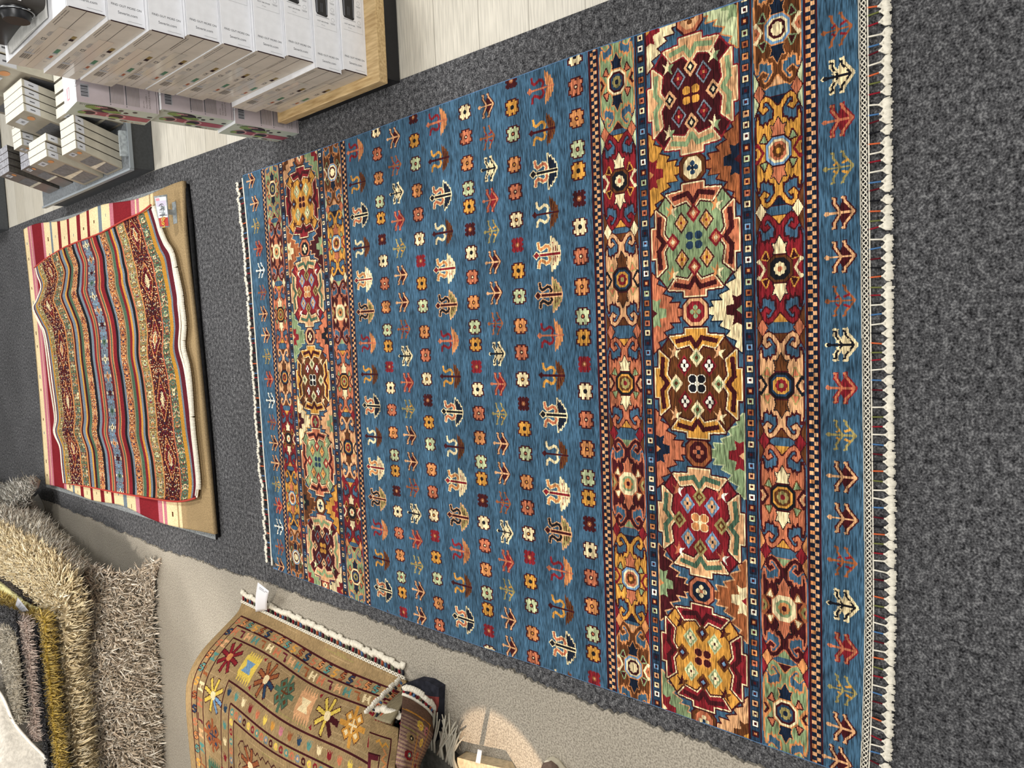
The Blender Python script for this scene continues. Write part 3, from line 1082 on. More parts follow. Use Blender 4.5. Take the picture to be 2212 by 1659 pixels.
def fryer_box_mesh():
    """near left lower corner at the origin; x to the right, y away, z up"""
    b = MB()
    X, Y, Zt = .36, .52, .0905
    b.add([(0, 0, 0), (X, 0, 0), (X, 0, Zt), (0, 0, Zt)], [(0, 1, 2, 3)], CARD)
    b.add([(X, 0, 0), (X, Y, 0), (X, Y, Zt), (X, 0, Zt)], [(0, 1, 2, 3)], CARD)
    b.add([(0, Y, 0), (X, Y, 0), (X, Y, Zt), (0, Y, Zt)], [(3, 2, 1, 0)], CARD)
    b.add([(0, 0, 0), (0, Y, 0), (0, Y, Zt), (0, 0, Zt)], [(3, 2, 1, 0)], KRAFT)
    b.add([(0, 0, Zt), (X, 0, Zt), (X, Y, Zt), (0, Y, Zt)], [(0, 1, 2, 3)], CARD)
    b.add([(0, 0, 0), (X, 0, 0), (X, Y, 0), (0, Y, 0)], [(3, 2, 1, 0)], CARD)
    e = -.0004
    # near face: lettering runs downwards (it reads when the head is tilted)
    R_ = (0, 0, -1)
    U = (1, 0, 0)
    def q(x0, x1, z0, z1, m, k=1):
        b.poly([(x0, e * k, Zt - z0), (x1, e * k, Zt - z0), (x1, e * k, Zt - z1), (x0, e * k, Zt - z1)], m)
    b.text('FIND OUT MORE ON', (.0405, e, Zt / 2), R_, U, .0079, INK)
    b.text('Severin.com', (.0225, e, Zt / 2 - .002), R_, U, .0098, INK)
    q(.0085, .0095, .046, .082, INKL)
    b.text('HOT AIR FRYER', (.140, e, Zt / 2 + .012), R_, U, .0056, INK)
    b.text('79 sec', (.1305, e, Zt / 2 + .012), R_, U, .0052, INKL)
    q(.1235, .1242, .010, .082, INKL); q(.1235, .27, .0815, .0820, INKL)
    b.poly([(.160, e, Zt - .014), (.158, e, Zt - .046), (.163, e, Zt - .051), (.232, e, Zt - .054), (.236, e, Zt - .051), (.236, e, Zt - .010), (.233, e, Zt - .008), (.166, e, Zt - .010)][::-1], FRY)
    q(.165, .232, .012, .0165, FRYL, 2); q(.166, .231, .0465, .0505, FRYL, 2); q(.17, .196, .0275, .0285, FRYL, 2); q(.17, .196, .0325, .0335, FRYL, 2)
    q(.217, .219, .027, .034, CARD, 2)
    q(.155, .157, .010, .056, INKL)
    for i, x in enumerate((.146, .176, .206, .236)):
        n = 12
        for k in range(n):
            a0, a1 = 2 * math.pi * k / n, 2 * math.pi * (k + 1) / n
            c0 = (x + .010, Zt - .069)
            b.poly([(c0[0] + .006 * math.cos(a0), e, c0[1] + .006 * math.sin(a0)), (c0[0] + .006 * math.cos(a1), e, c0[1] + .006 * math.sin(a1)),
                    (c0[0] + .0052 * math.cos(a1), e, c0[1] + .0052 * math.sin(a1)), (c0[0] + .0052 * math.cos(a0), e, c0[1] + .0052 * math.sin(a0))], INKL)
        q(x - .001, x + .0004, .060, .077, INKL); q(x - .0038, x - .0024, .062, .076, INKL)
    # dark crease along the lower left edge of the front
    b.box(-.0012, .0012, -.0014, .0004, .004, Zt - .004, EDGE)
    # left face, the carton end: seam, marks, barcode; a = along y (0 near), c = down from the top
    g = -.0004
    def r(a0, a1, c0, c1, m, k=1):
        b.poly([(g * k, a0 * Y, Zt * (1 - c0)), (g * k, a0 * Y, Zt * (1 - c1)), (g * k, a1 * Y, Zt * (1 - c1)), (g * k, a1 * Y, Zt * (1 - c0))], m)
    r(.28, 1, .30, .72, TAPE)
    r(0, .98, .50, .513, EDGE)
    r(.05, .13, .07, .09, BAR); r(.05, .13, .14, .16, BAR); r(.14, .25, .07, .09, BAR); r(.14, .27, .14, .16, BAR)
    for k, w_ in enumerate((.02, .012, .02, .008, .016)):
        r(.855 - .012 * 0, .775, .13 + .055 * k, .13 + .055 * k + w_ + .018, BAR, 2)
    r(.74, .765, .12, .40, INKL); r(.64, .74, .13, .15, BAR); r(.68, .74, .2, .22, INKL); r(.68, .74, .26, .28, INKL); r(.60, .74, .36, .385, BAR); r(.66, .74, .42, .435, BAR)
    b.text('CE', (g * 2, .49 * Y, Zt * .70), (0, -1, 0), (0, 0, 1), .017, INK)
    b.text('ADPA', (g * 2, .40 * Y, Zt * .70), (0, -1, 0), (0, 0, 1), .014, INKL)
    for k in range(5): r(.53, .60, .14 + .05 * k, .155 + .05 * k, INKL)
    r(.36, .405, .80, .92, POLIVE); r(.405, .44, .80, .92, EDGE)
    b.text('LOA', (g * 2, .50 * Y, Zt * .12), (0, -1, 0), (0, 0, 1), .014, INK)
    r(.60, .67, .78, .90, PGREEN); r(.67, .69, .78, .92, INKL); r(.72, .76, .80, .88, PRED); r(.77, .79, .78, .9, INKL)
    b.text('G', (g * 2, .84 * Y, Zt * .12), (0, -1, 0), (0, 0, 1), .013, INKL)
    # flap line on top
    b.poly([(0.0, .004, Zt + .0003), (X, .004, Zt + .0003), (X, .006, Zt + .0003), (0.0, .006, Zt + .0003)], INKL)
    return b


fm = fryer_box_mesh()
ords = ['topmost', 'second from the top', 'third from the top', 'fourth from the top', 'fifth and middle', 'fourth from the bottom', 'third from the bottom',
        'second from the bottom', 'lowest']
pos = [(.834, 2.041), (.822, 2.028), (.815, 2.005), (.821, 1.986), (.818, 1.975), (.816, 1.958), (.822, 1.946), (.806, 1.936), (.819, 1.926)]
proto = None
zst = [0, 0, 0, 0, 0, 0, 0, 0, 0]
z = .0934
for i in range(8, -1, -1):
    x, y = pos[i]
    if proto is None:
        o = obj('appliance_box', fm)
        proto = o
    else:
        o = proto.copy(); COL.objects.link(o)
    o.location = (x, y, z)
    z += .0915
    last = {0: 'white carton of the tall stack, the one under the black appliance', 8: 'white carton of the tall stack, resting on the oak board'}
    tag(o, '%s white air fryer carton in the tall stack on the oak board' % ords[i], 'box', 'white air fryer cartons in the tall stack')
STACK_TOP = z

# ------------------------------------------------------------------ three smoothie maker boxes standing one on another
MAUVE = mat('pale mauve carton', 'b9aeb0', .5, .3, (30, .95, 1.04))
WHITE = mat('white gloss card', 'eef0f2', .3, .4)
PALEG = mat('printed pale green ground', 'c3ccbd', .4, .35, (9, .93, 1.05))
SMO = mat('printed berry smoothie', 'a0505e', .4, .35, (14, .8, 1.15))
SMOD = mat('printed dark berry', '2c2430', .4, .35, (50, .6, 1.5))
GLS = mat('printed pink glass rim', 'd59a9c', .35, .4)
LEAFP = mat('printed green leaf', '7f9a54', .4, .35, (40, .75, 1.2))
PINK = mat('pink price label', 'd98a98', .45, .3)


def smoothie_mesh(label=True):
    b = MB()
    X, Y, Zt = .17, .16, .2435
    b.add([(0, 0, 0), (X, 0, 0), (X, 0, Zt), (0, 0, Zt)], [(0, 1, 2, 3)], MAUVE)
    b.add([(X, 0, 0), (X, Y, 0), (X, Y, Zt), (X, 0, Zt)], [(0, 1, 2, 3)], PALEG)
    b.add([(0, Y, 0), (X, Y, 0), (X, Y, Zt), (0, Y, Zt)], [(3, 2, 1, 0)], MAUVE)
    b.add([(0, 0, 0), (0, Y, 0), (0, Y, Zt), (0, 0, Zt)], [(3, 2, 1, 0)], PALEG)
    b.add([(0, 0, Zt), (X, 0, Zt), (X, Y, Zt), (0, Y, Zt)], [(0, 1, 2, 3)], WHITE)
    b.add([(0, 0, 0), (X, 0, 0), (X, Y, 0), (0, Y, 0)], [(3, 2, 1, 0)], MAUVE)
    e = -.0004
    def q(x0, x1, d0, d1, m, k=1):          # near face; d = down from the top
        b.poly([(x0, e * k, Zt - d1), (x1, e * k, Zt - d1), (x1, e * k, Zt - d0), (x0, e * k, Zt - d0)], m)
    q(.018, .058, .012, .036, INKL)
    for k, (a, w_) in enumerate(((.020, .004), (.026, .002), (.030, .005), (.037, .002), (.041, .004), (.047, .006))): q(a, a + w_, .013, .033, INK, 2)
    for c0 in (.095, .143):
        q(.012, .10, c0, c0 + .003, INK); q(.006, .009, c0, c0 + .003, INK)
        for k in range(9): q(.012, .10, c0 + .006 + k * .0042, c0 + .0075 + k * .0042, BAR)
    for k, t_ in enumerate(('SM 3741', 'MULTIMIXER +', 'BLENDER & MORE')):
        b.text(t_, (.012 + .0, e, Zt - .20 - k * .009), (1, 0, 0), (0, 0, 1), .0072, BAR, center=False)
    q(0, X, .237, .238, EDGE)
    # left face: photographs of smoothies; s = along y (0 near), d = down
    def L(pts, m, k=1):
        b.poly([(e * k, s * Y, Zt * (1 - d)) for s, d in pts], m)
    def ell(s, d, rs, rd, m, k=1, n=18):
        L([(s + rs * math.cos(2 * math.pi * i / n), d + rd * math.sin(2 * math.pi * i / n)) for i in range(n)], m, k)
    ell(.26, .36, .22, .16, SMOD); ell(.2, .22, .14, .1, LEAFP, 2); ell(.34, .46, .1, .12, LEAFP, 2); ell(.2, .4, .09, .1, SMOD, 3); ell(.12, .3, .05, .08, GLS, 3)
    ell(.18, .55, .05, .03, SMOD, 2); ell(.3, .63, .05, .03, SMOD, 2); ell(.16, .72, .05, .03, SMOD, 2); ell(.34, .94, .05, .035, SMOD, 2)
    for s0 in (.62,):
        L([(s0 - .13, .25), (s0 - .14, .45), (s0 + .14, .45), (s0 + .12, .25)], SMO, 2)
        ell(s0, .23, .17, .10, GLS, 3); ell(s0, .23, .13, .075, SMOD, 4); ell(s0 + .05, .15, .09, .05, LEAFP, 5)
        L([(s0 - .17, .58), (s0 - .15, .98), (s0 + .13, .98), (s0 + .17, .58)], SMO, 2)
        ell(s0, .56, .19, .12, GLS, 3); ell(s0, .56, .145, .09, SMOD, 4); ell(s0 + .1, .55, .06, .07, LEAFP, 5)
    ell(.88, .55, .03, .05, SMOD, 2); ell(.9, .7, .03, .05, SMOD, 2)
    b.text('Smoothie', (e * 6, .10 * Y, Zt * .97), (0, 0, -1), (0, -1, 0), .02, SMOD, center=False)
    b.text('MIX & GO', (e * 6, .92 * Y, Zt * .32), (0, 0, -1), (0, -1, 0), .014, PRED, center=False)
    # top: name and price label
    if label:
        t_ = Zt + .0004
        b.text('SEVERIN', (.10, .012, t_), (-1, 0, 0), (0, -1, 0), .030, INKL)
        b.poly([(.028, .085, t_), (.066, .085, t_), (.066, .115, t_), (.028, .115, t_)], PINK)
        b.poly([(.031, .087, t_ + .0003), (.063, .087, t_ + .0003), (.063, .104, t_ + .0003), (.031, .104, t_ + .0003)], WHITE)
        b.poly([(.02, .128, t_), (.06, .128, t_), (.06, .130, t_), (.02, .130, t_)], INKL)
    return b


smx = smoothie_mesh()
for k, (x, y, nm) in enumerate(((.766, 2.476, 'lowest mauve and pink smoothie maker box, standing on the grey carpet'), (.776, 2.506, 'middle mauve and pink smoothie maker box of the upright three'),
                                (.762, 2.545, 'topmost smoothie maker box with a pink price label on its white lid'))):
    if k == 0: so = obj('smoothie_maker_box', smx); s0 = so
    else:
        so = s0.copy(); COL.objects.link(so)
    so.location = (x, y, .001 + k * .2446)
    so.rotation_euler = (math.radians(-5.5), 0, 0)
    tag(so, nm, 'box', 'smoothie maker boxes stacked beside the cartons')

# ------------------------------------------------------------------ black appliance and its cable on top of the stack
GLB = mat('black plastic', '17181b', .35, .45, (30, .9, 1.1), bmp=(300, .1, .0005))
GRP = mat('dark warm grey plastic', '3d3a37', .5, .35, (20, .9, 1.1))
CHR = mat('chrome ring', 'b8bcc0', .2, .5, metal=1.0)
BAG = mat('milky plastic film', 'c8c8c4', .25, .5, (12, .9, 1.08), bmp=(25, .5, .01))
zt = STACK_TOP


def rbox(b, x0, x1, y0, y1, z0, z1, r, m, n=5):
    """box with rounded vertical edges and a softened top"""
    def ring(s, z):
        P = []
        for cx, cy, a0 in ((x1 - r, y1 - r, 0), (x0 + r, y1 - r, 90), (x0 + r, y0 + r, 180), (x1 - r, y0 + r, 270)):
            for k in range(n + 1):
                a = math.radians(a0 + 90 * k / n)
                P.append((cx + (r - s) * math.cos(a), cy + (r - s) * math.sin(a), z))
        return P
    h = min(.012, (z1 - z0) / 3)
    b.rings([ring(0, z0), ring(0, z1 - h), ring(h * .3, z1 - h * .3), ring(h, z1)], m)


ap = thing('kitchen_appliance', 'black table appliance with a round knob on top of the carton stack', 'appliance', (1.0, 2.4, zt))
b = MB(); rbox(b, .875, 1.20, 2.30, 2.56, zt + .002, zt + .19, .03, GLB); obj('housing', b, ap)
b = MB(); rbox(b, .868, 1.10, 2.17, 2.305, zt + .002, zt + .10, .02, GRP); obj('front_panel', b, ap)
b = MB()
kc = np.array([.862, 2.235, zt + .055])
b.rings([[(kc[0] - d, kc[1] + rr * math.cos(a), kc[2] + rr * math.sin(a)) for a in np.linspace(0, 2 * math.pi, 24, endpoint=False)] for d, rr in ((-.01, .036), (.012, .034), (.022, .03))], GLB)
obj('knob', b, ap)
b = MB()
b.tube([(kc[0] - .001, kc[1] + .040 * math.cos(a), kc[2] + .040 * math.sin(a)) for a in np.linspace(0, 2 * math.pi, 30)], .002, CHR, 5, False)
obj('knob_ring', b, ap)
b = MB(); b.box(.8662, .8675, 2.205, 2.225, zt + .03, zt + .037, WHITE); b.box(.868, .9, 2.1685, 2.1697, zt + .06, zt + .068, WHITE); obj('sticker', b, ap)
b = MB()
pts = []
for k in range(90):
    a = k * .42
    pts.append((.98 + (.055 + .012 * math.sin(k * .13)) * math.cos(a) + .01 * math.sin(k * .2), 2.31 + .06 * math.sin(a), zt + .20 + .008 * math.sin(k * .9) + .0002 * k))
b.tube(pts, .0042, GLB, 6); obj('power_cable', b, ap)
b = MB()
G = patch([[(.845, 2.17, zt + .002), (.842, 2.35, zt + .004), (.843, 2.50, zt + .002)], [(.87, 2.168, zt + .004), (.872, 2.34, zt + .012), (.87, 2.52, zt + .004)],
           [(1.1, 2.16, zt + .003), (1.1, 2.34, zt + .004), (1.1, 2.54, zt + .003)]], 14, 20)
b.sheet(G, .0008, BAG); obj('wrapping_film', b, ap)

# ------------------------------------------------------------------ low grey platform with upright packs
GRL = mat('grey laminate', '6d7276', .5, .3, (90, .8, 1.2))
GRD = mat('dark grey laminate', '4a4d50', .5, .3, (90, .9, 1.1))
GRR = mat('light grey edge band', '8f979d', .4, .4)
ACR = mat('clear label holder', 'a9b1b4', .15, .6, (60, .7, 1.15))
pf = thing('display_platform', 'low dark grey platform carrying rows of upright wrapped packs', 'display stand', (1.4, 4.4, 0))
b = MB(); b.box(.850, 2.3, 3.775, 5.06, 0, .108, GRD); obj('base', b, pf)
b = MB(); b.box(.838, 2.32, 3.756, 5.08, .106, .118, GRL); obj('top', b, pf)
b = MB(); b.box(.832, .842, 3.752, 5.085, .104, .124, GRR); obj('left_rim', b, pf)
b = MB(); b.box(.842, 2.32, 3.750, 3.757, .104, .122, GRR); obj('near_rim', b, pf)
b = MB(); b.hexa([(.90, 3.766, .119), (1.02, 3.766, .119), (1.02, 3.790, .119), (.90, 3.790, .119), (.90, 3.776, .150), (1.02, 3.776, .150), (1.02, 3.792, .150), (.90, 3.792, .150)], ACR)
obj('label_holder', b, pf)

PKW = mat('milky pack edge lit pale', 'e9e7da', .35, .4, (40, .93, 1.04))  # upward edge of milky wrap, ceiling light put into its paler colour
PKS = mat('beige wrapped pack side', 'b9b4a4', .4, .35, (25, .9, 1.06))
PKC = mat('taupe pack cover', '9d9483', .35, .4, (20, .92, 1.06))
PKG = mat('grey printed fabric picture', '6a6b6e', .4, .35, (70, .75, 1.25))
PKL = mat('pale grey pack label', 'c9cbd0', .4, .35)
ORA = mat('orange oval badge', 'c98a55', .4, .35)
DKS = mat('dark pack side', '4c4944', .35, .4, (60, .7, 1.25))
DKE = mat('shiny grey pack edge', 'a7a8b0', .25, .5, (60, .7, 1.25))
DKC = mat('dark taupe pack cover', '6e655f', .3, .45, (20, .9, 1.08))
DKB = mat('black pack spine', '141316', .4, .3)
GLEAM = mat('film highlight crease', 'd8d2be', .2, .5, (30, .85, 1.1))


def pack_mesh(dy, h, th, dark=False, lean=.07):
    """standing pack: cover faces -x; leans towards +x; origin at its near lower front corner"""
    b = MB()
    s, e, c = (DKS, DKE, DKC) if dark else (PKS, PKW, PKC)
    g = .004
    P = lambda x, y, z: (x + lean * z / h, y, z)
    b.add([P(0, 0, 0), P(0, dy, 0), P(0, dy, h), P(0, 0, h)], [(3, 2, 1, 0)], c)
    b.add([P(th, 0, 0), P(th, dy, 0), P(th, dy, h), P(th, 0, h)], [(0, 1, 2, 3)], c)
    b.add([P(0, 0, 0), P(th, 0, 0), P(th, 0, h), P(0, 0, h)], [(0, 1, 2, 3)], s)
    b.add([P(0, dy, 0), P(th, dy, 0), P(th, dy, h), P(0, dy, h)], [(3, 2, 1, 0)], s)
    b.add([P(0, 0, h), P(th, 0, h), P(th, dy, h), P(0, dy, h)], [(0, 1, 2, 3)], e)
    b.add([P(0, 0, 0), P(th, 0, 0), P(th, dy, 0), P(0, dy, 0)], [(3, 2, 1, 0)], s)
    k = -.0006
    Cv = lambda pts, m, o=1: b.poly([P(k * o, s_ * dy, z_ * h) for s_, z_ in pts], m)
    Cv([(.08, .40), (.88, .40), (.88, .66), (.08, .66)], PKG)
    Cv([(.08, .06), (.88, .06), (.88, .36), (.08, .36)], PKG if not dark else DKC)
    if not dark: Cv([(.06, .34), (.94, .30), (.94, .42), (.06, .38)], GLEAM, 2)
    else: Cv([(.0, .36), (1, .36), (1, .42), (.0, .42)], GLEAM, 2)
    Cv([(.42, .84), (.72, .84), (.72, .95), (.42, .95)], PKL, 2)
    n = 16
    Cv([(.24 + .10 * math.cos(2 * math.pi * i / n), .86 + .045 * math.sin(2 * math.pi * i / n)) for i in range(n)], ORA, 2)
    b.text('HN', P(k * 3, .57 * dy, .865 * h), (0, -1, 0), (lean / h, 0, 1), .022, INK)
    Sp = lambda x0, x1, z0, z1, m: b.poly([P(x0 * th, -.0006, z0 * h), P(x1 * th, -.0006, z0 * h), P(x1 * th, -.0006, z1 * h), P(x0 * th, -.0006, z1 * h)], m)
    if not dark:
        Sp(.08, .95, .80, .97, PKL); b.poly([P(.4 * th, -.001, .86 * h), P(.55 * th, -.001, .86 * h), P(.55 * th, -.001, .92 * h), P(.4 * th, -.001, .92 * h)], INK)
        Sp(.96, 1.0, 0, 1, DKB)
    else:
        Sp(0, .06, 0, 1, DKB)
    return b


def pack_row(n, x, y, z, dy, h, th, gap, dark, lab, group, jy=.005, lean=.07, seed=1):
    r = np.random.default_rng(seed)
    first = None
    for i in range(n):
        if first is None:
            first = o = obj('wrapped_pack', pack_mesh(dy, h, th, dark, lean))
        else:
            o = first.copy(); COL.objects.link(o)
        o.location = (x + i * (th + gap), y + (r.normal(0, jy) if i else 0), z + .0006)
        where = 'front' if i == 0 else ('second from the front' if i == 1 else ('third from the front' if i == 2 else ('fourth from the front' if i == 3 else 'rearmost')))
        tag(o, lab % where, 'pack', group)


ZP = .1185
pack_row(4, .856, 3.853, ZP, .195, .20, .036, .0035, False, '%s light pack at the near end of the platform', 'light packs at the near end', seed=2)
pack_row(3, .857, 4.105, ZP, .27, .25, .034, .0035, False, '%s light wrapped pack in the second row of the platform', 'light packs in the second row', seed=3)
pack_row(4, .899, 4.55, ZP, .16, .20, .033, .0035, True, '%s dark wrapped pack in the third row of the grey platform', 'dark packs in the third row', seed=4)
pack_row(4, .900, 4.775, ZP, .18, .24, .033, .0035, True, '%s dark pack in the row at the far end of the platform', 'dark packs at the far end', seed=5)
pack_row(4, .985, 4.40, ZP, .14, .27, .033, .003, False, '%s light pack standing behind the dark packs on the platform', 'light packs behind the dark ones', seed=6, lean=.05)
pack_row(4, 1.03, 4.07, ZP, .30, .34, .035, .003, False, '%s taller light pack behind the second row on the platform', 'taller light packs', seed=7, lean=.09)
pack_row(5, 1.06, 3.80, ZP, .22, .22, .045, .012, False, '%s thick light pack beside the mauve boxes on the platform', 'thick light packs beside the mauve boxes', seed=8, lean=.03)
pack_row(5, 1.245, 4.02, ZP, .37, .46, .055, .004, False, '%s tall pale pack at the back of the platform behind the cartons', 'tall pale packs at the back', seed=9, lean=.05)
pack_row(5, 1.245, 4.47, ZP, .30, .44, .055, .004, False, '%s tall pale pack at the back left of the platform', 'tall pale packs at the back left', seed=10, lean=.05)

b = MB(); b.box(-4.5, 4.5, 9.5, 9.6, -.03, 3.4, mat('shop wall paint', 'cfcac0', .8, .1))
tag(obj('wall_far', b), 'plain wall at the far end of the shop', None, None, 'structure')
# dark plinth further back and a small price card
b = MB(); b.box(.855, 2.3, 6.29, 7.6, 0, .26, GRD)
tag(obj('display_block', b, loc=(1.5, 6.9, 0), bevel=.003), 'dark grey block standing on the far floor at the photo edge', 'display stand')

# ------------------------------------------------------------------ the pile of rugs at the far end: dark rug, striped rug, patterned kilim
def grid_rug(name, label, cat, G, cv, th, wmat, back, parent=None, part=None):
    """canvas colours on a draped sheet: G (n, m, 3) follows the canvas rows (n-1 = rows, m-1 = columns)"""
    n, m = G.shape[:2]
    idx = np.arange(n * m).reshape(n, m)
    N = grid_normals(G)
    if ((CAM - G) * N).sum(-1).mean() < 0: N = -N
    B = G - N * th
    o = n * m
    top = np.stack([idx[:-1, :-1], idx[1:, :-1], idx[1:, 1:], idx[:-1, 1:]], -1).reshape(-1, 4)
    rim = np.r_[idx[0, :], idx[1:, -1], idx[-1, -2::-1], idx[-2:0:-1, 0]]
    rn = np.roll(rim, -1)
    side = np.stack([rim, rn, rn + o, rim + o], -1)
    bot = top[:, ::-1] + o
    ct = PALN[cv.a[:n - 1, :m - 1].ravel()]
    cs = np.tile(np.array(back), (len(side) + len(bot), 1))
    return np_obj(part or name, np.concatenate([G.reshape(-1, 3), B.reshape(-1, 3)]), np.concatenate([top, side, bot]), np.concatenate([ct, cs]), [wmat], parent)


def coons(e_left, e_right, n, m):
    """sheet between two edges (each resampled to n points), m columns"""
    A, B = resample(e_left, n), resample(e_right, n)
    t = np.linspace(0, 1, m)[None, :, None]
    return A[:, None] * (1 - t) + B[:, None] * t


flat = woven('flat woven wool', (60, 60, 60), (3.0, .8, 1.2), (.2, .9, 1.1), .4)
floral = woven('dense floral wool', (60, 60, 60), (4.0, .62, 1.4), (.3, .9, 1.12), .4)

# dark rug lowest, its black edge showing at the near end
dk = mat('black rug backing', '1a1a1b', .9, .1, (90, .7, 1.4), bmp=(200, .6, .002))
gy = mat('grey rug edge', '8b8f90', .9, .1, (160, .6, 1.3), bmp=(300, .8, .002))
E0 = [on(x, y, 'Z', .010)[:2] for x, y in ((60, 492), (398, 392), (404, 470), (425, 700), (448, 950), (466, 1166), (100, 1052))]
b = MB()
b.slab([tuple(p) for p in E0], .0006, .010, gy, dk)
lo = thing('underlay_rug', 'grey rug with a black edge lowest in the far rug pile', 'rug', (-.1, 4.6, 0))
obj('body', b, lo)
b = MB()
b.tube([tuple(on(x, y, 'Z', .012)) for x, y in ((403, 398), (413, 480), (431, 700), (455, 950), (471, 1160))], [.011] * 5, dk, 6)
obj('black_edge', b, lo)

# striped gabbeh
cell = .0085
cv = Canvas(2.55, 1.75, cell, C('cream'))
STR = [(0, 'tan'), (.02, 'cream'), (.11, 'pink'), (.16, 'cream'), (.17, 'pink'), (.21, 'red'), (.40, 'pink'), (.44, 'cream'), (.55, 'grey'), (.59, 'cream'), (.70, 'red'),
       (.76, 'cream'), (.88, 'red'), (.93, 'cream'), (1.05, 'red'), (1.11, 'cream'), (1.22, 'red'), (1.27, 'cream'), (1.42, 'grey'), (1.48, 'cream'), (1.62, 'pink'),
       (1.68, 'red'), (1.93, 'pink'), (1.98, 'cream'), (2.0, 'pink'), (2.03, 'cream'), (2.16, 'sand'), (2.18, 'cream'), (2.21, 'sand'), (2.27, 'tan'), (2.55, 'tan')]
PALN2 = PALN.copy()
for (p, c), (p2, _) in zip(STR[:-1], STR[1:]):
    cv.rect(p, p2, 0, 1.75, C(c))
for i in range(160):
    pass
for pc in (.06, .50, .64, .82, .99, 1.165, 1.34, 1.55, 2.1):
    for k in range(12):
        q = .07 + k * .148 + .03 * math.sin(pc * 40 + k * 3)
        cv.rect(pc - .006, pc + .008, q, q + .02, C('brown' if (k + int(pc * 10)) % 3 else 'grey'))
n, m = cv.a.shape
zt_ = lambda P, z: [tuple(on(x, y, 'Z', z)) for x, y in P]
eF = zt_([(52, 496), (66, 640), (80, 800), (90, 920), (100, 1046)], .037)       # far end, right side first
eN = zt_([(394, 396), (398, 500), (420, 700), (445, 950), (463, 1160)], .037)   # near end
A, B = resample(eF, n + 1), resample(eN, n + 1)
tt = np.linspace(0, 1, m + 1)
G = A[:, None] * (1 - tt)[None, :, None] + B[:, None] * tt[None, :, None]
rr = tt[None, :]
G[..., 2] += .003 * np.sin(tt * 21)[None] + .006 * np.sin(tt * 9 + 1)[None] * (np.linspace(-1, 1, n + 1) ** 2)[:, None]
G[..., 0] += .012 * np.sin(tt * 14)[None] * (np.abs(np.linspace(1, -1, n + 1)) ** 3)[:, None]
sg = thing('striped_rug', 'cream, red and tan striped rug under the patterned kilim in the far pile', 'rug', (-.1, 4.6, .012))
grid_rug('pile', '', '', G, cv, .018, flat, lin('a08a68'), sg, 'pile')

# patterned kilim on top
cell = .0055
LK, WK = 1.75, 1.56
cv = Canvas(LK, WK, cell, C('brown'))
rk = np.random.default_rng(5)


def floral_band(p0, p1, bg, pal, density=.55, dia=None):
    j0, j1 = int(p0 / cell), int(p1 / cell)
    h = cv.a.shape[0]
    w_ = j1 - j0
    if w_ < 1: return
    cv.a[:, j0:j1] = C(bg)
    half = (w_ + 1) // 2
    blk = rk.random((h, half)) < density
    colr = rk.integers(0, len(pal), (h, half))
    per = 34
    for i in range(h):                                  # the design repeats and is mirrored, as woven
        blk[i], colr[i] = blk[i % per], colr[i % per]
    mir_ = lambda X: np.concatenate([X, X[:, ::-1]], 1)[:, :w_]
    bb, cc = mir_(blk), np.array([C(x) for x in pal])[mir_(colr)]
    cv.a[:, j0:j1][bb] = cc[bb]
    if dia:
        mid, hw = (p0 + p1) / 2, (p1 - p0) * .46
        k = 0
        q = .1
        while q < WK:
            for s_, c_ in ((1, dia[0]), (.8, dia[1]), (.55, dia[2]), (.28, dia[3])):
                if s_ == 1: cv.line([(mid, q - .14), (mid + hw, q), (mid, q + .14), (mid - hw, q)], .007, C(c_), True)
                else:
                    cv.line([(mid, q - .14 * s_), (mid + hw * s_, q), (mid, q + .14 * s_), (mid - hw * s_, q)], .006, C(c_), True)
            cv.poly([(mid, q - .03), (mid + .012, q), (mid, q + .03), (mid - .012, q)], C('cream' if k % 2 else 'orange'))
            q += .31
            k += 1


FLO = ['cream', 'orange', 'brown', 'olive', 'red', 'dgreen', 'maroon', 'grey']
FL2 = ['red', 'orange', 'brown', 'maroon', 'cream', 'dblue']
BANDS = [(440, 'white'), (452, 'wine'), (463, 'grey'), (474, 'ochre'), (490, ('F', 'olive', FLO)), (530, ('D', 'maroon', FL2)), (640, 'orange'), (652, ('F', 'dgreen', FLO)), (712, 'orange'),
         (722, 'maroon'), (738, 'grey'), (765, 'gold'), (778, 'maroon'), (800, 'dgreen'), (822, 'tan'), (829, ('F', 'orange', FL2)), (878, 'black'), (903, 'grey'), (925, 'red'), (945, 'orange'),
         (955, 'dgreen'), (966, 'coral'), (978, 'wine'), (994, ('M', 'grey', FLO)), (1068, 'wine'), (1086, 'coral'), (1099, 'dgreen'), (1113, 'orange'), (1125, 'red'), (1160, 'black'), (1185, 'grey'),
         (1206, ('F', 'orange', FL2)), (1262, 'tan'), (1272, 'dgreen'), (1303, 'red'), (1325, 'gold'), (1345, 'grey'), (1368, 'black'), (1393, 'coral'), (1408, ('F', 'olive', FLO)),
         (1482, 'orange'), (1494, ('D', 'maroon', FL2)), (1648, 'coral'), (1660, ('F', 'dgreen', FLO)), (1735, 'ochre'), (1768, 'grey'), (1788, 'wine'), (1832, 'white'), (1850, None)]
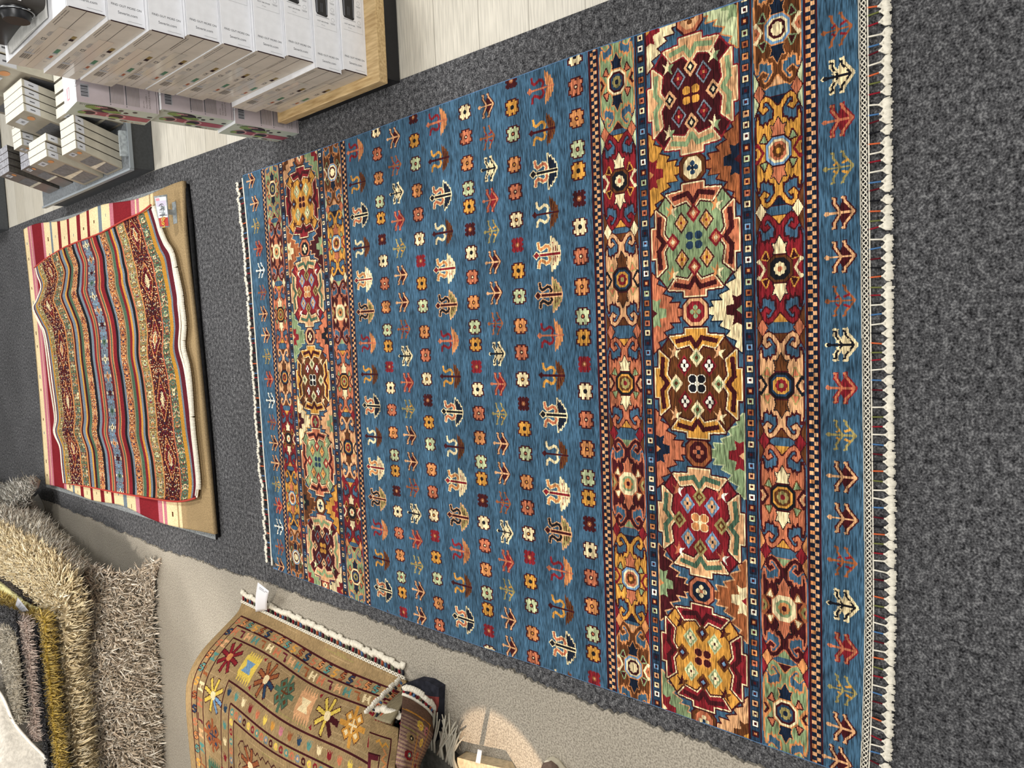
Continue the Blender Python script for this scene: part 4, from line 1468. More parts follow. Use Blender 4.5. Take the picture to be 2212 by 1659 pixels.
# band positions read along the middle of the kilim, turned into metres of its length
xs_ = [b_[0] / 4.608 for b_ in BANDS]
yy = [on(x, 748, 'Z', .05)[1] for x in xs_]
pp = [(yy[0] - y) / (yy[0] - yy[-1]) * LK for y in yy]
for (x, kd), p0, p1 in zip(BANDS[:-1], pp[:-1], pp[1:]):
    if isinstance(kd, str): cv.rect(p0, p1, 0, WK, C(kd))
    elif kd[0] == 'F': floral_band(p0, p1, kd[1], kd[2])
    elif kd[0] == 'D': floral_band(p0, p1, kd[1], kd[2], .5, ('maroon', 'orange', 'red', 'cream'))
    else:
        floral_band(p0, p1, 'grey', ['grey', 'lblue', 'maroon', 'dblue'], .3)
        mid, hw = (p0 + p1) / 2, (p1 - p0) / 2
        for k in range(17):
            q = .04 + k * .095
            c_ = ('cream', 'orange', 'maroon', 'dgreen')[k % 4]
            tq = T(cv, (mid, q), hw * .6, .035)
            tq.p([(0, -1), (.3, -.3), (1, -.25), (.5, 0), (1, .25), (.3, .3), (0, 1), (-.3, .3), (-1, .25), (-.5, 0), (-1, -.25), (-.3, -.3)], c_)
            tq.sub(0, 0, .3, .3).p(DIA, 'black')
            for s_ in (-1, 1):
                cv.rect(mid + s_ * hw * .8 - .004, mid + s_ * hw * .8 + .004, q - .01, q + .006, C('cream'))
                cv.rect(mid + s_ * hw * .8 - .004, mid + s_ * hw * .8 + .004, q + .03, q + .04, C('red'))
# little hooks in the green edge bands
for pc in ((1408 + 1482) / 2, (1660 + 1735) / 2, 700):
    p_ = np.interp(pc / 4.608, xs_, pp)
    for k in range(20):
        q = .03 + k * .08
        cv.line([(p_ + .012, q), (p_ - .012, q), (p_ - .012, q + .022), (p_ + .006, q + .022), (p_ + .006, q + .01)], .006, C(('cream', 'pale', 'orange')[k % 3]))
n, m = cv.a.shape
eFar = [(76, 578), (80, 594), (89, 621), (79, 651), (72, 667), (86, 700), (96, 727), (108, 824), (119, 900), (117, 933), (130, 965), (134, 1000), (139, 1043)]
eTop = [(76, 578), (96, 562), (119, 547), (150, 530), (217, 504), (269, 476), (304, 460), (327, 443)]
eNear = [(327, 443), (338, 478), (345, 502), (356, 528), (369, 550), (378, 589), (388, 636), (390, 657), (395, 701), (393, 748), (403, 792), (408, 835), (414, 922), (422, 996), (426, 1043), (423, 1076)]
eBot = [(139, 1043), (195, 1052), (250, 1063), (338, 1078), (388, 1083), (423, 1076)]
ZK = .062
pt = lambda P: [tuple(on(x, y, 'Z', ZK)) for x, y in P]
A, B = resample(pt(eFar), n + 1), resample(pt(eNear), n + 1)
Tt, Bt = resample(pt(eTop), m + 1), resample(pt(eBot), m + 1)
u = np.linspace(0, 1, n + 1)[:, None, None]
v = np.linspace(0, 1, m + 1)[None, :, None]
G = A[:, None] * (1 - v) + B[:, None] * v + Tt[None] * (1 - u) + Bt[None] * u - ((1 - u) * (1 - v) * A[0] + (1 - u) * v * B[0] + u * (1 - v) * A[-1] + u * v * B[-1])
uu, vv = u[..., 0], v[..., 0]
edge_d = np.minimum(np.minimum(vv, 1 - vv) * 3, 1)
G[..., 2] += .006 * np.sin(uu * 8 + vv * 4) * (1 - edge_d) + .004 * np.sin(uu * 6 + 2) * np.sin(vv * 4 + .6)
kl = thing('patterned_kilim', 'multicoloured kilim of narrow floral stripes lying on top of the far rug pile', 'rug', (-.1, 4.5, .03))
grid_rug('weave', '', '', G, cv, .006, floral, lin('7a5a40'), kl, 'weave')
b = MB()
cotk = MATS['white cotton cord']
Pn = resample(pt(eNear), 200)
b.tube([tuple(p + np.array([0, -.003, .003])) for p in Pn[3:-2]], .0045, cotk, 6)
obj('white_end', b, kl)
b = MB()
Pf = resample(pt(eFar), 120)
b.tube([tuple(p + np.array([0, .004, .001])) for p in Pf[12:-4]], .0045, cotk, 6)
obj('white_end', b, kl)
for e in (eTop, eBot):
    b = MB(); b.tube([tuple(p + np.array([0, 0, .003])) for p in resample(pt(e), 60)], .005, mat('red binding yarn', 'b5473c', .8, .15), 6); obj('red_binding', b, kl)
for k in range(62):
    i = int(4 + k * 190 / 62)
    p = Pn[i] + np.array([0, -.014, .002])
    d = Pn[min(i + 2, 199)] - Pn[max(i - 2, 0)]
    d /= np.linalg.norm(d)
    nrm = np.array([-d[1], d[0], 0])
    if nrm[1] > 0: nrm = -nrm
    b = MB()
    for s_ in (-1, 0, 1):
        b.tube([tuple(p + d * s_ * .003), tuple(p + nrm * .008 + d * s_ * .008 + np.array([0, 0, .004])), tuple(p + nrm * .02 + d * s_ * .008 + np.array([0, 0, -.004]))], [.004, .0078, .003], cotk, 5)
    obj('fringe_tuft', b, kl)
    if k % 2 == 0:
        pass

# price sign standing on the striped rug at its near right corner
sgn = thing('price_sign', 'clear price sign with a red and yellow strip standing on the striped rug', 'price sign', tuple(on(375, 520, 'Z', .04)))
WPAP = mat('white paper', 'e6e6ea', .5, .3)
YEL = mat('yellow print', 'e3c53c', .5, .3)
REDP = mat('red print', 'b3322b', .5, .3)
p0 = on(335, 424, 'Z', .12); p1 = on(363, 500, 'Z', .045); wv = on(362, 420, 'Z', .09) - on(331, 426, 'Z', .115)
c00 = np.array(on(332, 424, 'Z', .115)); c01 = np.array(on(360, 420, 'Z', .085)); c10 = np.array(on(345, 492, 'Z', .115)); c11 = np.array(on(366, 490, 'Z', .085))


def Pq(s_, t_, k=0):
    nn = np.cross(c10 - c00, c01 - c00); nn /= np.linalg.norm(nn)
    if nn @ (CAM - c00) < 0: nn = -nn
    return c00 * (1 - s_) * (1 - t_) + c10 * s_ * (1 - t_) + c01 * (1 - s_) * t_ + c11 * s_ * t_ + nn * k


b = MB()
G_ = np.array([[Pq(s_, t_) for t_ in (0, 1)] for s_ in (0, 1)])
if grid_normals(G_)[0, 0] @ (CAM - c00) < 0: G_ = G_[::-1]
b.sheet(G_, .003, ACR)
obj('holder', b, sgn)
b = MB()
fac = lambda s0, s1, t0, t1, m_, k: b.poly([Pq(s0, t0, k), Pq(s1, t0, k), Pq(s1, t1, k), Pq(s0, t1, k)], m_)
fac(.06, .70, .08, .94, WPAP, .001); fac(.08, .16, .12, .40, PINK, .0015); fac(.70, .97, .06, .94, REDP, .001)
fac(.17, .34, .12, .90, mat('lilac print', 'c4bcd0', .5, .3), .0013)
us = (Pq(0, .5) - Pq(1, .5)); ls = np.linalg.norm(us); us = us / ls
ut = (Pq(.5, 1) - Pq(.5, 0)); lt = np.linalg.norm(ut); ut = ut / lt
fac(.62, .64, .2, .9, INK, .0016)
b.text('1.79', Pq(.44, .28, .0018) , us * 1.0, ut * -1.0 if False else ut, lt * .62, INK)
b.text('red!', Pq(.84, .30, .0018), us, ut, lt * .55, YEL)
obj('printed_card', b, sgn)
b = MB()
c0 = Pq(.5, .5)
b.box(c0[0] - .05, c0[0] + .05, c0[1] - .01, c0[1] + .03, .034, .040, ACR)
b.hexa([(c0[0] - .012, c0[1] + .004, .036), (c0[0] + .012, c0[1] + .004, .036), (c0[0] + .012, c0[1] + .012, .036), (c0[0] - .012, c0[1] + .012, .036),
        (c0[0] - .012, c0[1] - .002, c0[2]), (c0[0] + .012, c0[1] - .002, c0[2]), (c0[0] + .012, c0[1] + .004, c0[2]), (c0[0] - .012, c0[1] + .004, c0[2])], ACR)
obj('foot', b, sgn)

# ------------------------------------------------------------------ stack of shaggy rugs at the lower left
woven('shag yarn', (40, 40, 40), (8, .8, 1.18), (2, .92, 1.08), .1, rough=.6, sheen=.2, spec=.25)
YS = 4.18                        # the near face of the stack stands here


def rows_px(rows):
    """rows of (px, py, 'Z'|'Y'|'X', value) -> points"""
    return [[tuple(on(*p)) for p in r] for r in rows]


def up_normals(G, toward=None):
    N = grid_normals(G)
    c = G[G.shape[0] // 2, G.shape[1] // 2]
    d = (CAM if toward is None else np.array(toward)) - c
    return G if N[G.shape[0] // 2, G.shape[1] // 2] @ d > 0 else G[:, ::-1]


def shag(name, label, rows, n, m, th, backing, count, length, rad, colors, lean, group='rugs of the shaggy stack', seed=1, leanf=.6, spread=.45, cat='rug'):
    G = up_normals(patch(rows_px(rows), n, m))
    c = G.reshape(-1, 3).mean(0)
    t = thing(name, label, cat, (c[0], c[1], max(G[..., 2].min() - th, 0)), group)
    b = MB()
    b.sheet(G, th, backing)
    obj('backing', b, t)
    if count:
        strands('pile', G, count, length, rad, colors, t, lean, leanf, seed=seed, spread=spread)
    return t


BK_T = mat('taupe backing', '85776a', .9, .1, (30, .85, 1.1))
BK_C = mat('cream backing', 'a8997c', .9, .1, (30, .85, 1.1))
BK_G = mat('grey shag backing', '83807a', .9, .1, (30, .85, 1.1))
BK_B = mat('dark brown backing', '2a2019', .9, .1, (60, .7, 1.3))
BK_K = mat('black pile', '17171a', .9, .15, (150, .6, 1.6), bmp=(180, .8, .006))
BK_M = mat('mustard pile', '9a8136', .9, .15, (120, .75, 1.25), bmp=(160, .8, .006))
BK_Y = mat('pale yellow pile', 'c9c38e', .9, .15, (90, .85, 1.1), bmp=(160, .7, .005))
BK_P = mat('rosy grey pile', '9c8a80', .9, .15, (120, .75, 1.2), bmp=(160, .8, .006))
BK_GB = mat('grey beige pile', '8f8778', .9, .15, (90, .75, 1.2), bmp=(160, .8, .006))
WFELT = mat('white rug backing', 'd6d2c8', .9, .1, (25, .92, 1.06), bmp=(120, .4, .003))

# core of the stack: folded rugs, seen only in the gaps between the covers
core = thing('folded_rug', 'dark folded rug filling the inside of the shaggy stack', 'rug', (-2.1, 4.9, 0), 'rugs of the shaggy stack')
b = MB()
b.hexa([(-3.4, 4.36, .011), (-1.46, 4.36, .011), (-1.46, 6.3, .011), (-3.4, 6.3, .011), (-3.4, 4.38, .34), (-1.52, 4.38, .34), (-1.52, 6.3, .34), (-3.4, 6.3, .34)], BK_B)
obj('body', b, core, bevel=.03)

shag('shag_rug', 'taupe shaggy rug hanging over the near face of the shaggy stack',
     [[(205, 1226, 'Y', 4.30), (178, 1290, 'Y', 4.30), (170, 1370, 'Y', 4.30), (174, 1470, 'Y', 4.30), (182, 1570, 'Y', 4.30), (190, 1680, 'Y', 4.30), (196, 1760, 'Y', 4.30)],
      [(214, 1227, 'Y', 4.22), (188, 1288, 'Y', 4.20), (182, 1370, 'Y', 4.20), (186, 1470, 'Y', 4.2), (194, 1570, 'Y', 4.2), (202, 1680, 'Y', 4.2), (208, 1760, 'Y', 4.2)],
      [(262, 1236, 'Y', 4.17), (245, 1285, 'Y', 4.16), (240, 1370, 'Y', 4.16), (244, 1470, 'Y', 4.16), (250, 1570, 'Y', 4.16), (254, 1680, 'Y', 4.16), (258, 1760, 'Y', 4.16)],
      [(310, 1226, 'Y', 4.17), (296, 1275, 'Y', 4.17), (294, 1370, 'Y', 4.17), (298, 1470, 'Y', 4.17), (304, 1570, 'Y', 4.17), (306, 1680, 'Y', 4.17), (308, 1760, 'Y', 4.17)],
      [(349, 1205, 'Z', .012), (333, 1262, 'Z', .03), (330, 1360, 'Z', .03), (335, 1460, 'Z', .03), (340, 1560, 'Z', .03), (338, 1680, 'Z', .03), (338, 1760, 'Z', .03)]],
     22, 34, .02, BK_T, 13000, .030, .0044, ['dccdb8', 'c8b7a1', 'efe5d5', 'b3a28e', 'd3c4af', 'f4ecde'], (.25, -.1, -.45), seed=11, leanf=.45, spread=.7)
shag('shag_rug', 'cream long-haired shaggy rug lying above the taupe one on the stack',
     [[(-40, 1105, 'Z', .41), (40, 1150, 'Z', .41), (108, 1190, 'Z', .41), (156, 1236, 'Z', .41), (172, 1292, 'Z', .41), (170, 1400, 'Z', .41), (178, 1520, 'Z', .41), (188, 1660, 'Z', .41), (196, 1780, 'Z', .41)],
      [(-40, 1160, 'Z', .49), (32, 1198, 'Z', .49), (90, 1234, 'Z', .49), (130, 1276, 'Z', .49), (144, 1325, 'Z', .49), (146, 1420, 'Z', .49), (155, 1540, 'Z', .49), (170, 1660, 'Z', .49), (180, 1780, 'Z', .49)],
      [(-40, 1212, 'Z', .52), (22, 1250, 'Z', .52), (66, 1282, 'Z', .52), (100, 1316, 'Z', .52), (114, 1352, 'Z', .52), (120, 1430, 'Z', .52), (131, 1550, 'Z', .52), (150, 1660, 'Z', .52), (160, 1780, 'Z', .52)]],
     14, 40, .02, BK_C, 7500, .036, .0040, ['e3d4b0', 'd6c49c', 'efe3c6', 'cab78f', 'dfcda6'], (.45, -.35, -.3), seed=12, leanf=.8, spread=.35)
shag('shag_rug', 'light silvery beige shaggy rug spilling over the right side of the stack',
     [[(-40, 1075, 'Z', .14), (8, 1096, 'Z', .14), (48, 1100, 'Z', .12), (84, 1120, 'Z', .12), (130, 1168, 'Z', .16), (186, 1231, 'Z', .22)],
      [(-40, 1088, 'Z', .34), (20, 1118, 'Z', .34), (60, 1135, 'Z', .33), (95, 1158, 'Z', .32), (135, 1196, 'Z', .33), (178, 1242, 'Z', .34)],
      [(-40, 1108, 'Z', .40), (40, 1152, 'Z', .40), (75, 1172, 'Z', .40), (106, 1190, 'Z', .40), (134, 1214, 'Z', .40), (162, 1240, 'Z', .40)]],
     14, 22, .02, BK_G, 5200, .030, .0042, ['d2ccbd', 'bfb9ab', 'e6e1d4', 'aba598', 'd8d1c0'], (.6, -.2, -.35), seed=13, leanf=.5)
shag('shag_rug', 'silver grey shaggy rug with a raised corner at the far end of the stack',
     [[(-40, 1036, 'Z', .08), (0, 1062, 'Z', .10), (40, 1044, 'Z', .12), (82, 1034, 'Z', .10)],
      [(-40, 1070, 'Z', .22), (0, 1080, 'Z', .22), (38, 1070, 'Z', .20), (76, 1056, 'Z', .14)],
      [(-40, 1110, 'Z', .28), (0, 1108, 'Z', .28), (34, 1104, 'Z', .26), (62, 1090, 'Z', .16)]],
     12, 16, .02, BK_G, 3400, .032, .0040, ['aeaa9f', '938d82', 'cac6bb', '7d786e', 'dcd9d1'], (.5, -.3, -.3), seed=14)
t_ = thing('rug_corner', 'white backing of a rug corner folded up beside the silver shaggy rug', 'rug', tuple(on(90, 1120, 'Z', .0)), 'rugs of the shaggy stack')
G = up_normals(patch(rows_px([[(82, 1066, 'Z', .012), (96, 1090, 'Z', .012), (104, 1120, 'Z', .012), (112, 1160, 'Z', .012), (118, 1185, 'Z', .012)],
                              [(72, 1078, 'Z', .07), (82, 1098, 'Z', .08), (92, 1125, 'Z', .09), (104, 1152, 'Z', .09), (112, 1172, 'Z', .09)],
                              [(64, 1096, 'Z', .13), (68, 1112, 'Z', .15), (80, 1138, 'Z', .16), (96, 1158, 'Z', .16), (108, 1168, 'Z', .16)]]), 10, 16))
b = MB(); b.sheet(G, .008, WFELT); obj('backing', b, t_)


def band(name, label, outer, inner, z0, z1, m_, count=0, colors=(), length=.02, seed=1, lean=(.1, -.4, -.6), rad=.0022, nose=True):
    """a rug lying on the stack: its near edge runs along outer, its top disappears under the next rug at inner"""
    k = min(len(outer), len(inner))
    o = [(x, y, 'Z', z0) for x, y in outer]
    i = [(x, y, 'Z', z1) for x, y in inner]
    mid = [((a[0] * .62 + c[0] * .38), (a[1] * .62 + c[1] * .38), 'Z', z0 + (z1 - z0) * .72) for a, c in zip(o[:k], i[:k])]
    return shag(name, label, [o, mid, i], 8, 40, .016, m_, count, length, rad, colors, lean, seed=seed)


band('shag_rug', 'dark brown rug whose edge shows between the cream shag and the mustard rug',
     [(-40, 1208), (22, 1248), (66, 1280), (102, 1314), (116, 1352), (122, 1430), (133, 1550), (152, 1660), (160, 1780)],
     [(-40, 1245), (14, 1278), (50, 1302), (84, 1328), (104, 1360), (110, 1430), (122, 1550), (138, 1660), (146, 1780)], .515, .545, BK_B, 3000, ['2e241c', '3a2e24', '1f1812', '473a2e'], .022, 21)
band('pale_rug', 'pale yellow rug edge above the dark brown one',
     [(-40, 1228), (10, 1262), (40, 1285), (64, 1303), (90, 1314)], [(-40, 1252), (6, 1282), (28, 1300), (46, 1312), (76, 1326)], .55, .575, BK_Y)
band('deep_pile_rug', 'mustard yellow rug whose edge runs down the front of the stack',
     [(-40, 1255), (8, 1284), (40, 1306), (74, 1324), (103, 1328), (107, 1400), (116, 1490), (126, 1580), (137, 1662), (146, 1780)],
     [(-40, 1285), (4, 1306), (30, 1326), (58, 1340), (84, 1345), (89, 1400), (97, 1490), (105, 1580), (114, 1662), (122, 1780)], .57, .605, BK_M, 4600, ['a88d3c', 'b89c48', '8d7530', 'c9b060'], .020, 22)
band('deep_pile_rug', 'black rug edge beside the mustard one',
     [(-40, 1290), (6, 1312), (32, 1330), (62, 1336), (86, 1346), (90, 1400), (98, 1490), (106, 1580), (116, 1662), (124, 1780)],
     [(-40, 1320), (4, 1330), (24, 1344), (44, 1352), (60, 1360), (68, 1400), (78, 1490), (88, 1560), (98, 1662), (106, 1780)], .60, .64, BK_K, 2600, ['1b1b1e', '262629', '111113', '303034'], .012, 23)
band('deep_pile_rug', 'rosy grey rug edge between two black ones',
     [(45, 1338), (58, 1340), (66, 1375), (70, 1420), (75, 1480), (80, 1530), (86, 1600)],
     [(38, 1342), (44, 1346), (48, 1375), (53, 1420), (58, 1480), (64, 1530), (70, 1600)], .645, .67, BK_P, 1900, ['a8968c', 'bba99e', '8d7c72', 'c6b7ab'], .020, 24)
band('deep_pile_rug', 'speckled black rug folded over near the top of the stack',
     [(-40, 1302), (0, 1308), (22, 1316), (40, 1326), (46, 1350), (52, 1420), (58, 1490), (64, 1540)],
     [(-40, 1352), (0, 1354), (12, 1358), (24, 1362), (32, 1380), (40, 1430), (46, 1490), (52, 1540)], .66, .70, BK_K, 2200, ['1b1b1e', '2b2b2f', '4c4c50', '141416'], .012, 25)
band('deep_pile_rug', 'grey beige rug lying near the top of the stack',
     [(-40, 1345), (0, 1350), (28, 1358), (38, 1390), (44, 1430), (50, 1500), (54, 1560)],
     [(-60, 1390), (-30, 1400), (-20, 1410), (-14, 1440), (-8, 1480), (0, 1520), (8, 1570)], .70, .745, BK_GB, 3000, ['9a9282', 'aaa292', '878070', 'b8b0a0'], .018, 26)

SILV = mat('silver viscose pile', '9d9992', .35, .45, (60, .72, 1.3), (1, 6, 1), (90, .7, .004), sheen=.3)
SILVB = mat('pale viscose pile', 'd3cfc6', .4, .4, (50, .85, 1.12), (1, 4, 1), (90, .6, .004), sheen=.3)
WTRIM = mat('white whipped rug edge', 'ece8e0', .8, .2, (80, .9, 1.05))


def viscose(label, rows, m_, edge_row):
    G = up_normals(patch(rows_px(rows), 12, 30))
    c = G.reshape(-1, 3).mean(0)
    t = thing('viscose_rug', label, 'rug', (c[0], c[1], G[..., 2].min() - .01), 'rugs of the shaggy stack')
    b = MB(); b.sheet(G, .012, m_, WTRIM); obj('pile', b, t)
    b = MB(); b.tube(resample([tuple(on(*p)) for p in edge_row], 40).tolist(), .007, WTRIM, 6); obj('whipped_edge', b, t)


viscose('shiny silver viscose rug with its corner bent out at the lower left of the photo',
        [[(-40, 1385, 'Y', 4.16), (0, 1425, 'Y', 4.13), (20, 1478, 'Y', 4.10), (45, 1512, 'Y', 4.07), (90, 1545, 'Y', 4.04), (139, 1577, 'Y', 4.01)],
         [(-40, 1430, 'Y', 4.12), (0, 1462, 'Y', 4.09), (16, 1500, 'Y', 4.07), (42, 1536, 'Y', 4.05), (80, 1570, 'Y', 4.03), (124, 1600, 'Y', 4.01)],
         [(-40, 1468, 'Y', 4.11), (-6, 1488, 'Y', 4.08), (10, 1530, 'Y', 4.06), (36, 1566, 'Y', 4.04), (66, 1600, 'Y', 4.02), (102, 1628, 'Y', 4.01)]],
        SILV, [(-40, 1385, 'Y', 4.155), (0, 1425, 'Y', 4.125), (20, 1478, 'Y', 4.095), (45, 1512, 'Y', 4.065), (90, 1545, 'Y', 4.035), (139, 1577, 'Y', 4.005)])
viscose('pale viscose rug topmost on the stack at the lower left corner of the photo',
        [[(-40, 1455, 'Y', 4.06), (2, 1500, 'Y', 4.03), (30, 1560, 'Y', 4.0), (62, 1600, 'Y', 3.98), (92, 1630, 'Y', 3.97), (114, 1656, 'Y', 3.96), (130, 1690, 'Y', 3.95)],
         [(-50, 1540, 'Y', 4.03), (-6, 1560, 'Y', 4.0), (14, 1600, 'Y', 3.98), (36, 1636, 'Y', 3.97), (60, 1666, 'Y', 3.96), (84, 1700, 'Y', 3.95), (100, 1730, 'Y', 3.95)],
         [(-70, 1640, 'Y', 4.02), (-30, 1660, 'Y', 3.99), (-10, 1690, 'Y', 3.97), (10, 1710, 'Y', 3.96), (30, 1730, 'Y', 3.96), (50, 1760, 'Y', 3.95), (70, 1800, 'Y', 3.95)]],
        SILVB, [(-40, 1455, 'Y', 4.055), (2, 1500, 'Y', 4.025), (30, 1560, 'Y', 3.995), (62, 1600, 'Y', 3.975), (92, 1630, 'Y', 3.965), (114, 1656, 'Y', 3.955), (130, 1690, 'Y', 3.945)])

# labels on the stack
def card(name, label, pts, th, lines=(), m_=WPAP, cat='label card', curl=0.0):
    P = [np.array(on(*p)) for p in pts]          # corners: a (start), b, c, d around
    n_, k_ = 10, 6
    s = np.linspace(0, 1, n_)[:, None, None]
    t = np.linspace(0, 1, k_)[None, :, None]
    G = P[0] * (1 - s) * (1 - t) + P[1] * s * (1 - t) + P[2] * s * t + P[3] * (1 - s) * t
    N = grid_normals(G)
    if N[0, 0] @ (CAM - P[0]) < 0:
        G, N = G[:, ::-1], -N[:, ::-1]
    G = G + N * (curl * np.sin(np.linspace(0, math.pi, n_)))[:, None, None]
    o_ = thing(name, label, cat, tuple(G.reshape(-1, 3).min(0)))
    b = MB(); b.sheet(G, th, m_); obj('card', b, o_)
    b = MB()
    for s0, s1, t0, t1 in lines:
        f_ = lambda s_, t_: P[0] * (1 - s_) * (1 - t_) + P[1] * s_ * (1 - t_) + P[2] * s_ * t_ + P[3] * (1 - s_) * t_ + N[0, 0] * (.0012 + curl * math.sin(s_ * math.pi))
        b.poly([f_(s0, t0), f_(s1, t0), f_(s1, t1), f_(s0, t1)], INKL)
    if lines: obj('fine_print', b, o_)
    return o_


card('label_card', 'blank white label card lying across the mustard and cream rugs of the stack',
     [(98, 1351, 'Y', 4.10), (164, 1332, 'Y', 4.06), (173, 1375, 'Y', 4.06), (100, 1396, 'Y', 4.10)], .0012, [(.90, .915, .1, .55), (.90, .915, .6, .85)])
card('label_card', 'small grey label with black print tucked under the speckled black rug',
     [(38, 1290, 'Z', .60), (62, 1320, 'Z', .60), (46, 1322, 'Z', .61), (33, 1308, 'Z', .61)], .001, [(.3, .4, .2, .8), (.5, .6, .3, .9), (.65, .75, .1, .6)], mat('grey label paper', 'b9b8bc', .5, .3))

# ------------------------------------------------------------------ the beige rug draped over a low heap, lower middle of the photo
hp_ = thing('folded_rug', 'dark folded rug making the low heap under the beige rug', 'rug', (-2.0, 2.4, 0))
b = MB()
b.hexa([(-2.4, 1.72, .011), (-1.50, 1.72, .011), (-1.50, 3.02, .011), (-2.4, 3.02, .011), (-2.4, 1.78, .26), (-1.56, 1.78, .26), (-1.56, 2.98, .26), (-2.4, 2.98, .26)], mat('charcoal rug', '2b2a29', .9, .1, (70, .7, 1.4)))
obj('body', b, hp_, bevel=.03)

cell = .0036
LN, WN = 1.40, 1.22              # along the fringe (far to near), inwards from the fringe
cvn = Canvas(LN, WN, cell, C('khaki'))   # p: from the far end, q: inwards from the fringe
rn = np.random.default_rng(9)
for k in range(260):             # hand-spun streaks of the ground colour
    q = rn.uniform(0, WN); p = rn.uniform(0, LN)
    cvn.rect(p, p + rn.uniform(.05, .3), q, q + cell, C(('tan', 'sand', 'khaki', 'olive')[k % 4]))
OFF = [.055, .098, .150, .305, .372, .418, .47]
for d in OFF[:-1]:
    cvn.line([(LN, d), (d, d), (d, WN)], .0062, C('maroon'))
wv = [(LN - k * .02, .468 + .008 * (-1) ** k) for k in range(int((LN - .47) / .02))] + [(.468 + .008 * (-1) ** k, .47 + k * .02) for k in range(40)]
cvn.line(wv, .005, C('maroon'))


def along(d, step, fn, start=.0):
    """call fn(p, q, turned, k) along the L-shaped border at depth d"""
    k = 0
    p = d
    while p < LN:
        fn(p, d, False, k); p += step; k += 1
    q = d + step
    while q < WN:
        fn(d, q, True, k); q += step; k += 1


def s_mark(p, q, tr, k):
    c_ = ('coral', 'orange', 'teal', 'gold', 'rust', 'dblue')[k % 6]
    w_, h_ = .015, .014
    P = [(p + w_, q - h_), (p - w_ * .2, q - h_), (p - w_, q - h_ * .2), (p + w_, q + h_ * .2), (p + w_ * .2, q + h_), (p - w_, q + h_)]
    cvn.line(P, .011, C('maroon') if k % 3 else C('khaki')); cvn.line(P, .0068, C(c_))


def beast(p, q, tr, k):
    c_ = ('coral', 'wine', 'peach', 'teal', 'rust', 'cream')[k % 6]
    t = T(cvn, (p, q), .024, .019, swap=tr)
    if k % 3 == 1:
        t.l([(-.9, -.7), (.5, -.7), (.5, .6), (.9, .6)], .008, c_); t.p([(.2, .2), (.5, .9), (.9, .2)], c_)
    else:
        t.p([(-1, -.8), (-.4, -.8), (-.4, -.3), (.4, -.3), (.4, -.9), (.9, -.9), (.9, .4), (1, .9), (.6, .9), (.5, .3), (-.4, .3), (-.5, .9), (-1, .9)], c_)
        t.p([(-.2, -.1), (.2, -.1), (.2, .2), (-.2, .2)], 'khaki')


def tulip(p, q, tr, k):
    c_ = ('dblue', 'yellow', 'teal', 'gold', 'cream', 'pink', 'red', 'rust', 'coral')[(k * 2) % 9]
    t = T(cvn, (p, q), .016, .018, swap=False)
    t.p([(-1, -.9), (-.5, -.2), (-.35, -1), (0, -.2), (.35, -1), (.5, -.2), (1, -.9), (.7, .6), (0, 1), (-.7, .6)], c_)


def dot(p, q, tr, k):
    c_ = ('teal', 'coral', 'grey', 'maroon', 'yellow', 'red')[k % 6]
    t = T(cvn, (p, q), .012, .013)
    t.p(OCT, c_); t.sub(0, 0, .45, .45).p(OCT, 'khaki' if k % 2 else 'peach')


def burst(p, q, tr, k):
    a, c_ = (('red', 'cream'), ('yellow', 'lblue'), ('rust', 'dblue'), ('dgreen', 'brown'), ('peach', 'cream'), ('yellow', 'maroon'), ('gold', 'cream'))[k % 7]
    t = T(cvn, (p, q), .074, .066)
    if k % 3 == 2 or k == 0:
        for g in range(8):
            an = 2 * math.pi * g / 8 + .2
            cc = c_ if g in (0, 1) and k % 3 == 2 else a
            t.l([(.2 * math.cos(an), .2 * math.sin(an)), (.95 * math.cos(an), .95 * math.sin(an))], .022, 'maroon'); t.l([(.2 * math.cos(an), .2 * math.sin(an)), (.93 * math.cos(an), .93 * math.sin(an))], .015, cc)
        t.sub(0, 0, .25, .25).p(OCT, 'cream' if k else 'orange')
    elif k % 3 == 0:
        for g in range(4):
            an = math.pi / 4 + g * math.pi / 2
            s = t.sub(.55 * math.cos(an), .55 * math.sin(an), .36, .36)
            s.p([(x * 1.15, y * 1.15) for x, y in DIA], 'maroon'); s.p(DIA, a); s.sub(0, 0, .45, .45).p(DIA, c_)
            an -= math.pi / 4
            t.l([(.15 * math.cos(an), .15 * math.sin(an)), (.95 * math.cos(an), .95 * math.sin(an))], .018, a)
        t.l([(-.3, 0), (.3, 0)], .008, c_); t.l([(0, -.3), (0, .3)], .008, c_)
    else:
        for g in range(6): t.p([(-.6 + g * .24, -.55), (-.5 + g * .24, -1), (-.36 + g * .24, -.55)], a); t.p([(-.6 + g * .24, .55), (-.5 + g * .24, 1), (-.36 + g * .24, .55)], a)
        t.p([(-.7, -.6), (.8, -.6), (.8, .6), (-.7, .6)], a); t.p([(-.45, -.35), (.5, -.35), (.3, 0), (.5, .35), (-.45, .35), (-.2, 0)], c_)
        for g in (-1, 1): t.p([(.9, g * .9), (1.2, g * 1.0), (1.1, g * .7)], 'red')


along(.077, .058, s_mark)
along(.124, .064, beast)
along(.228, .158, burst)
along(.338, .062, tulip)
along(.395, .036, dot)
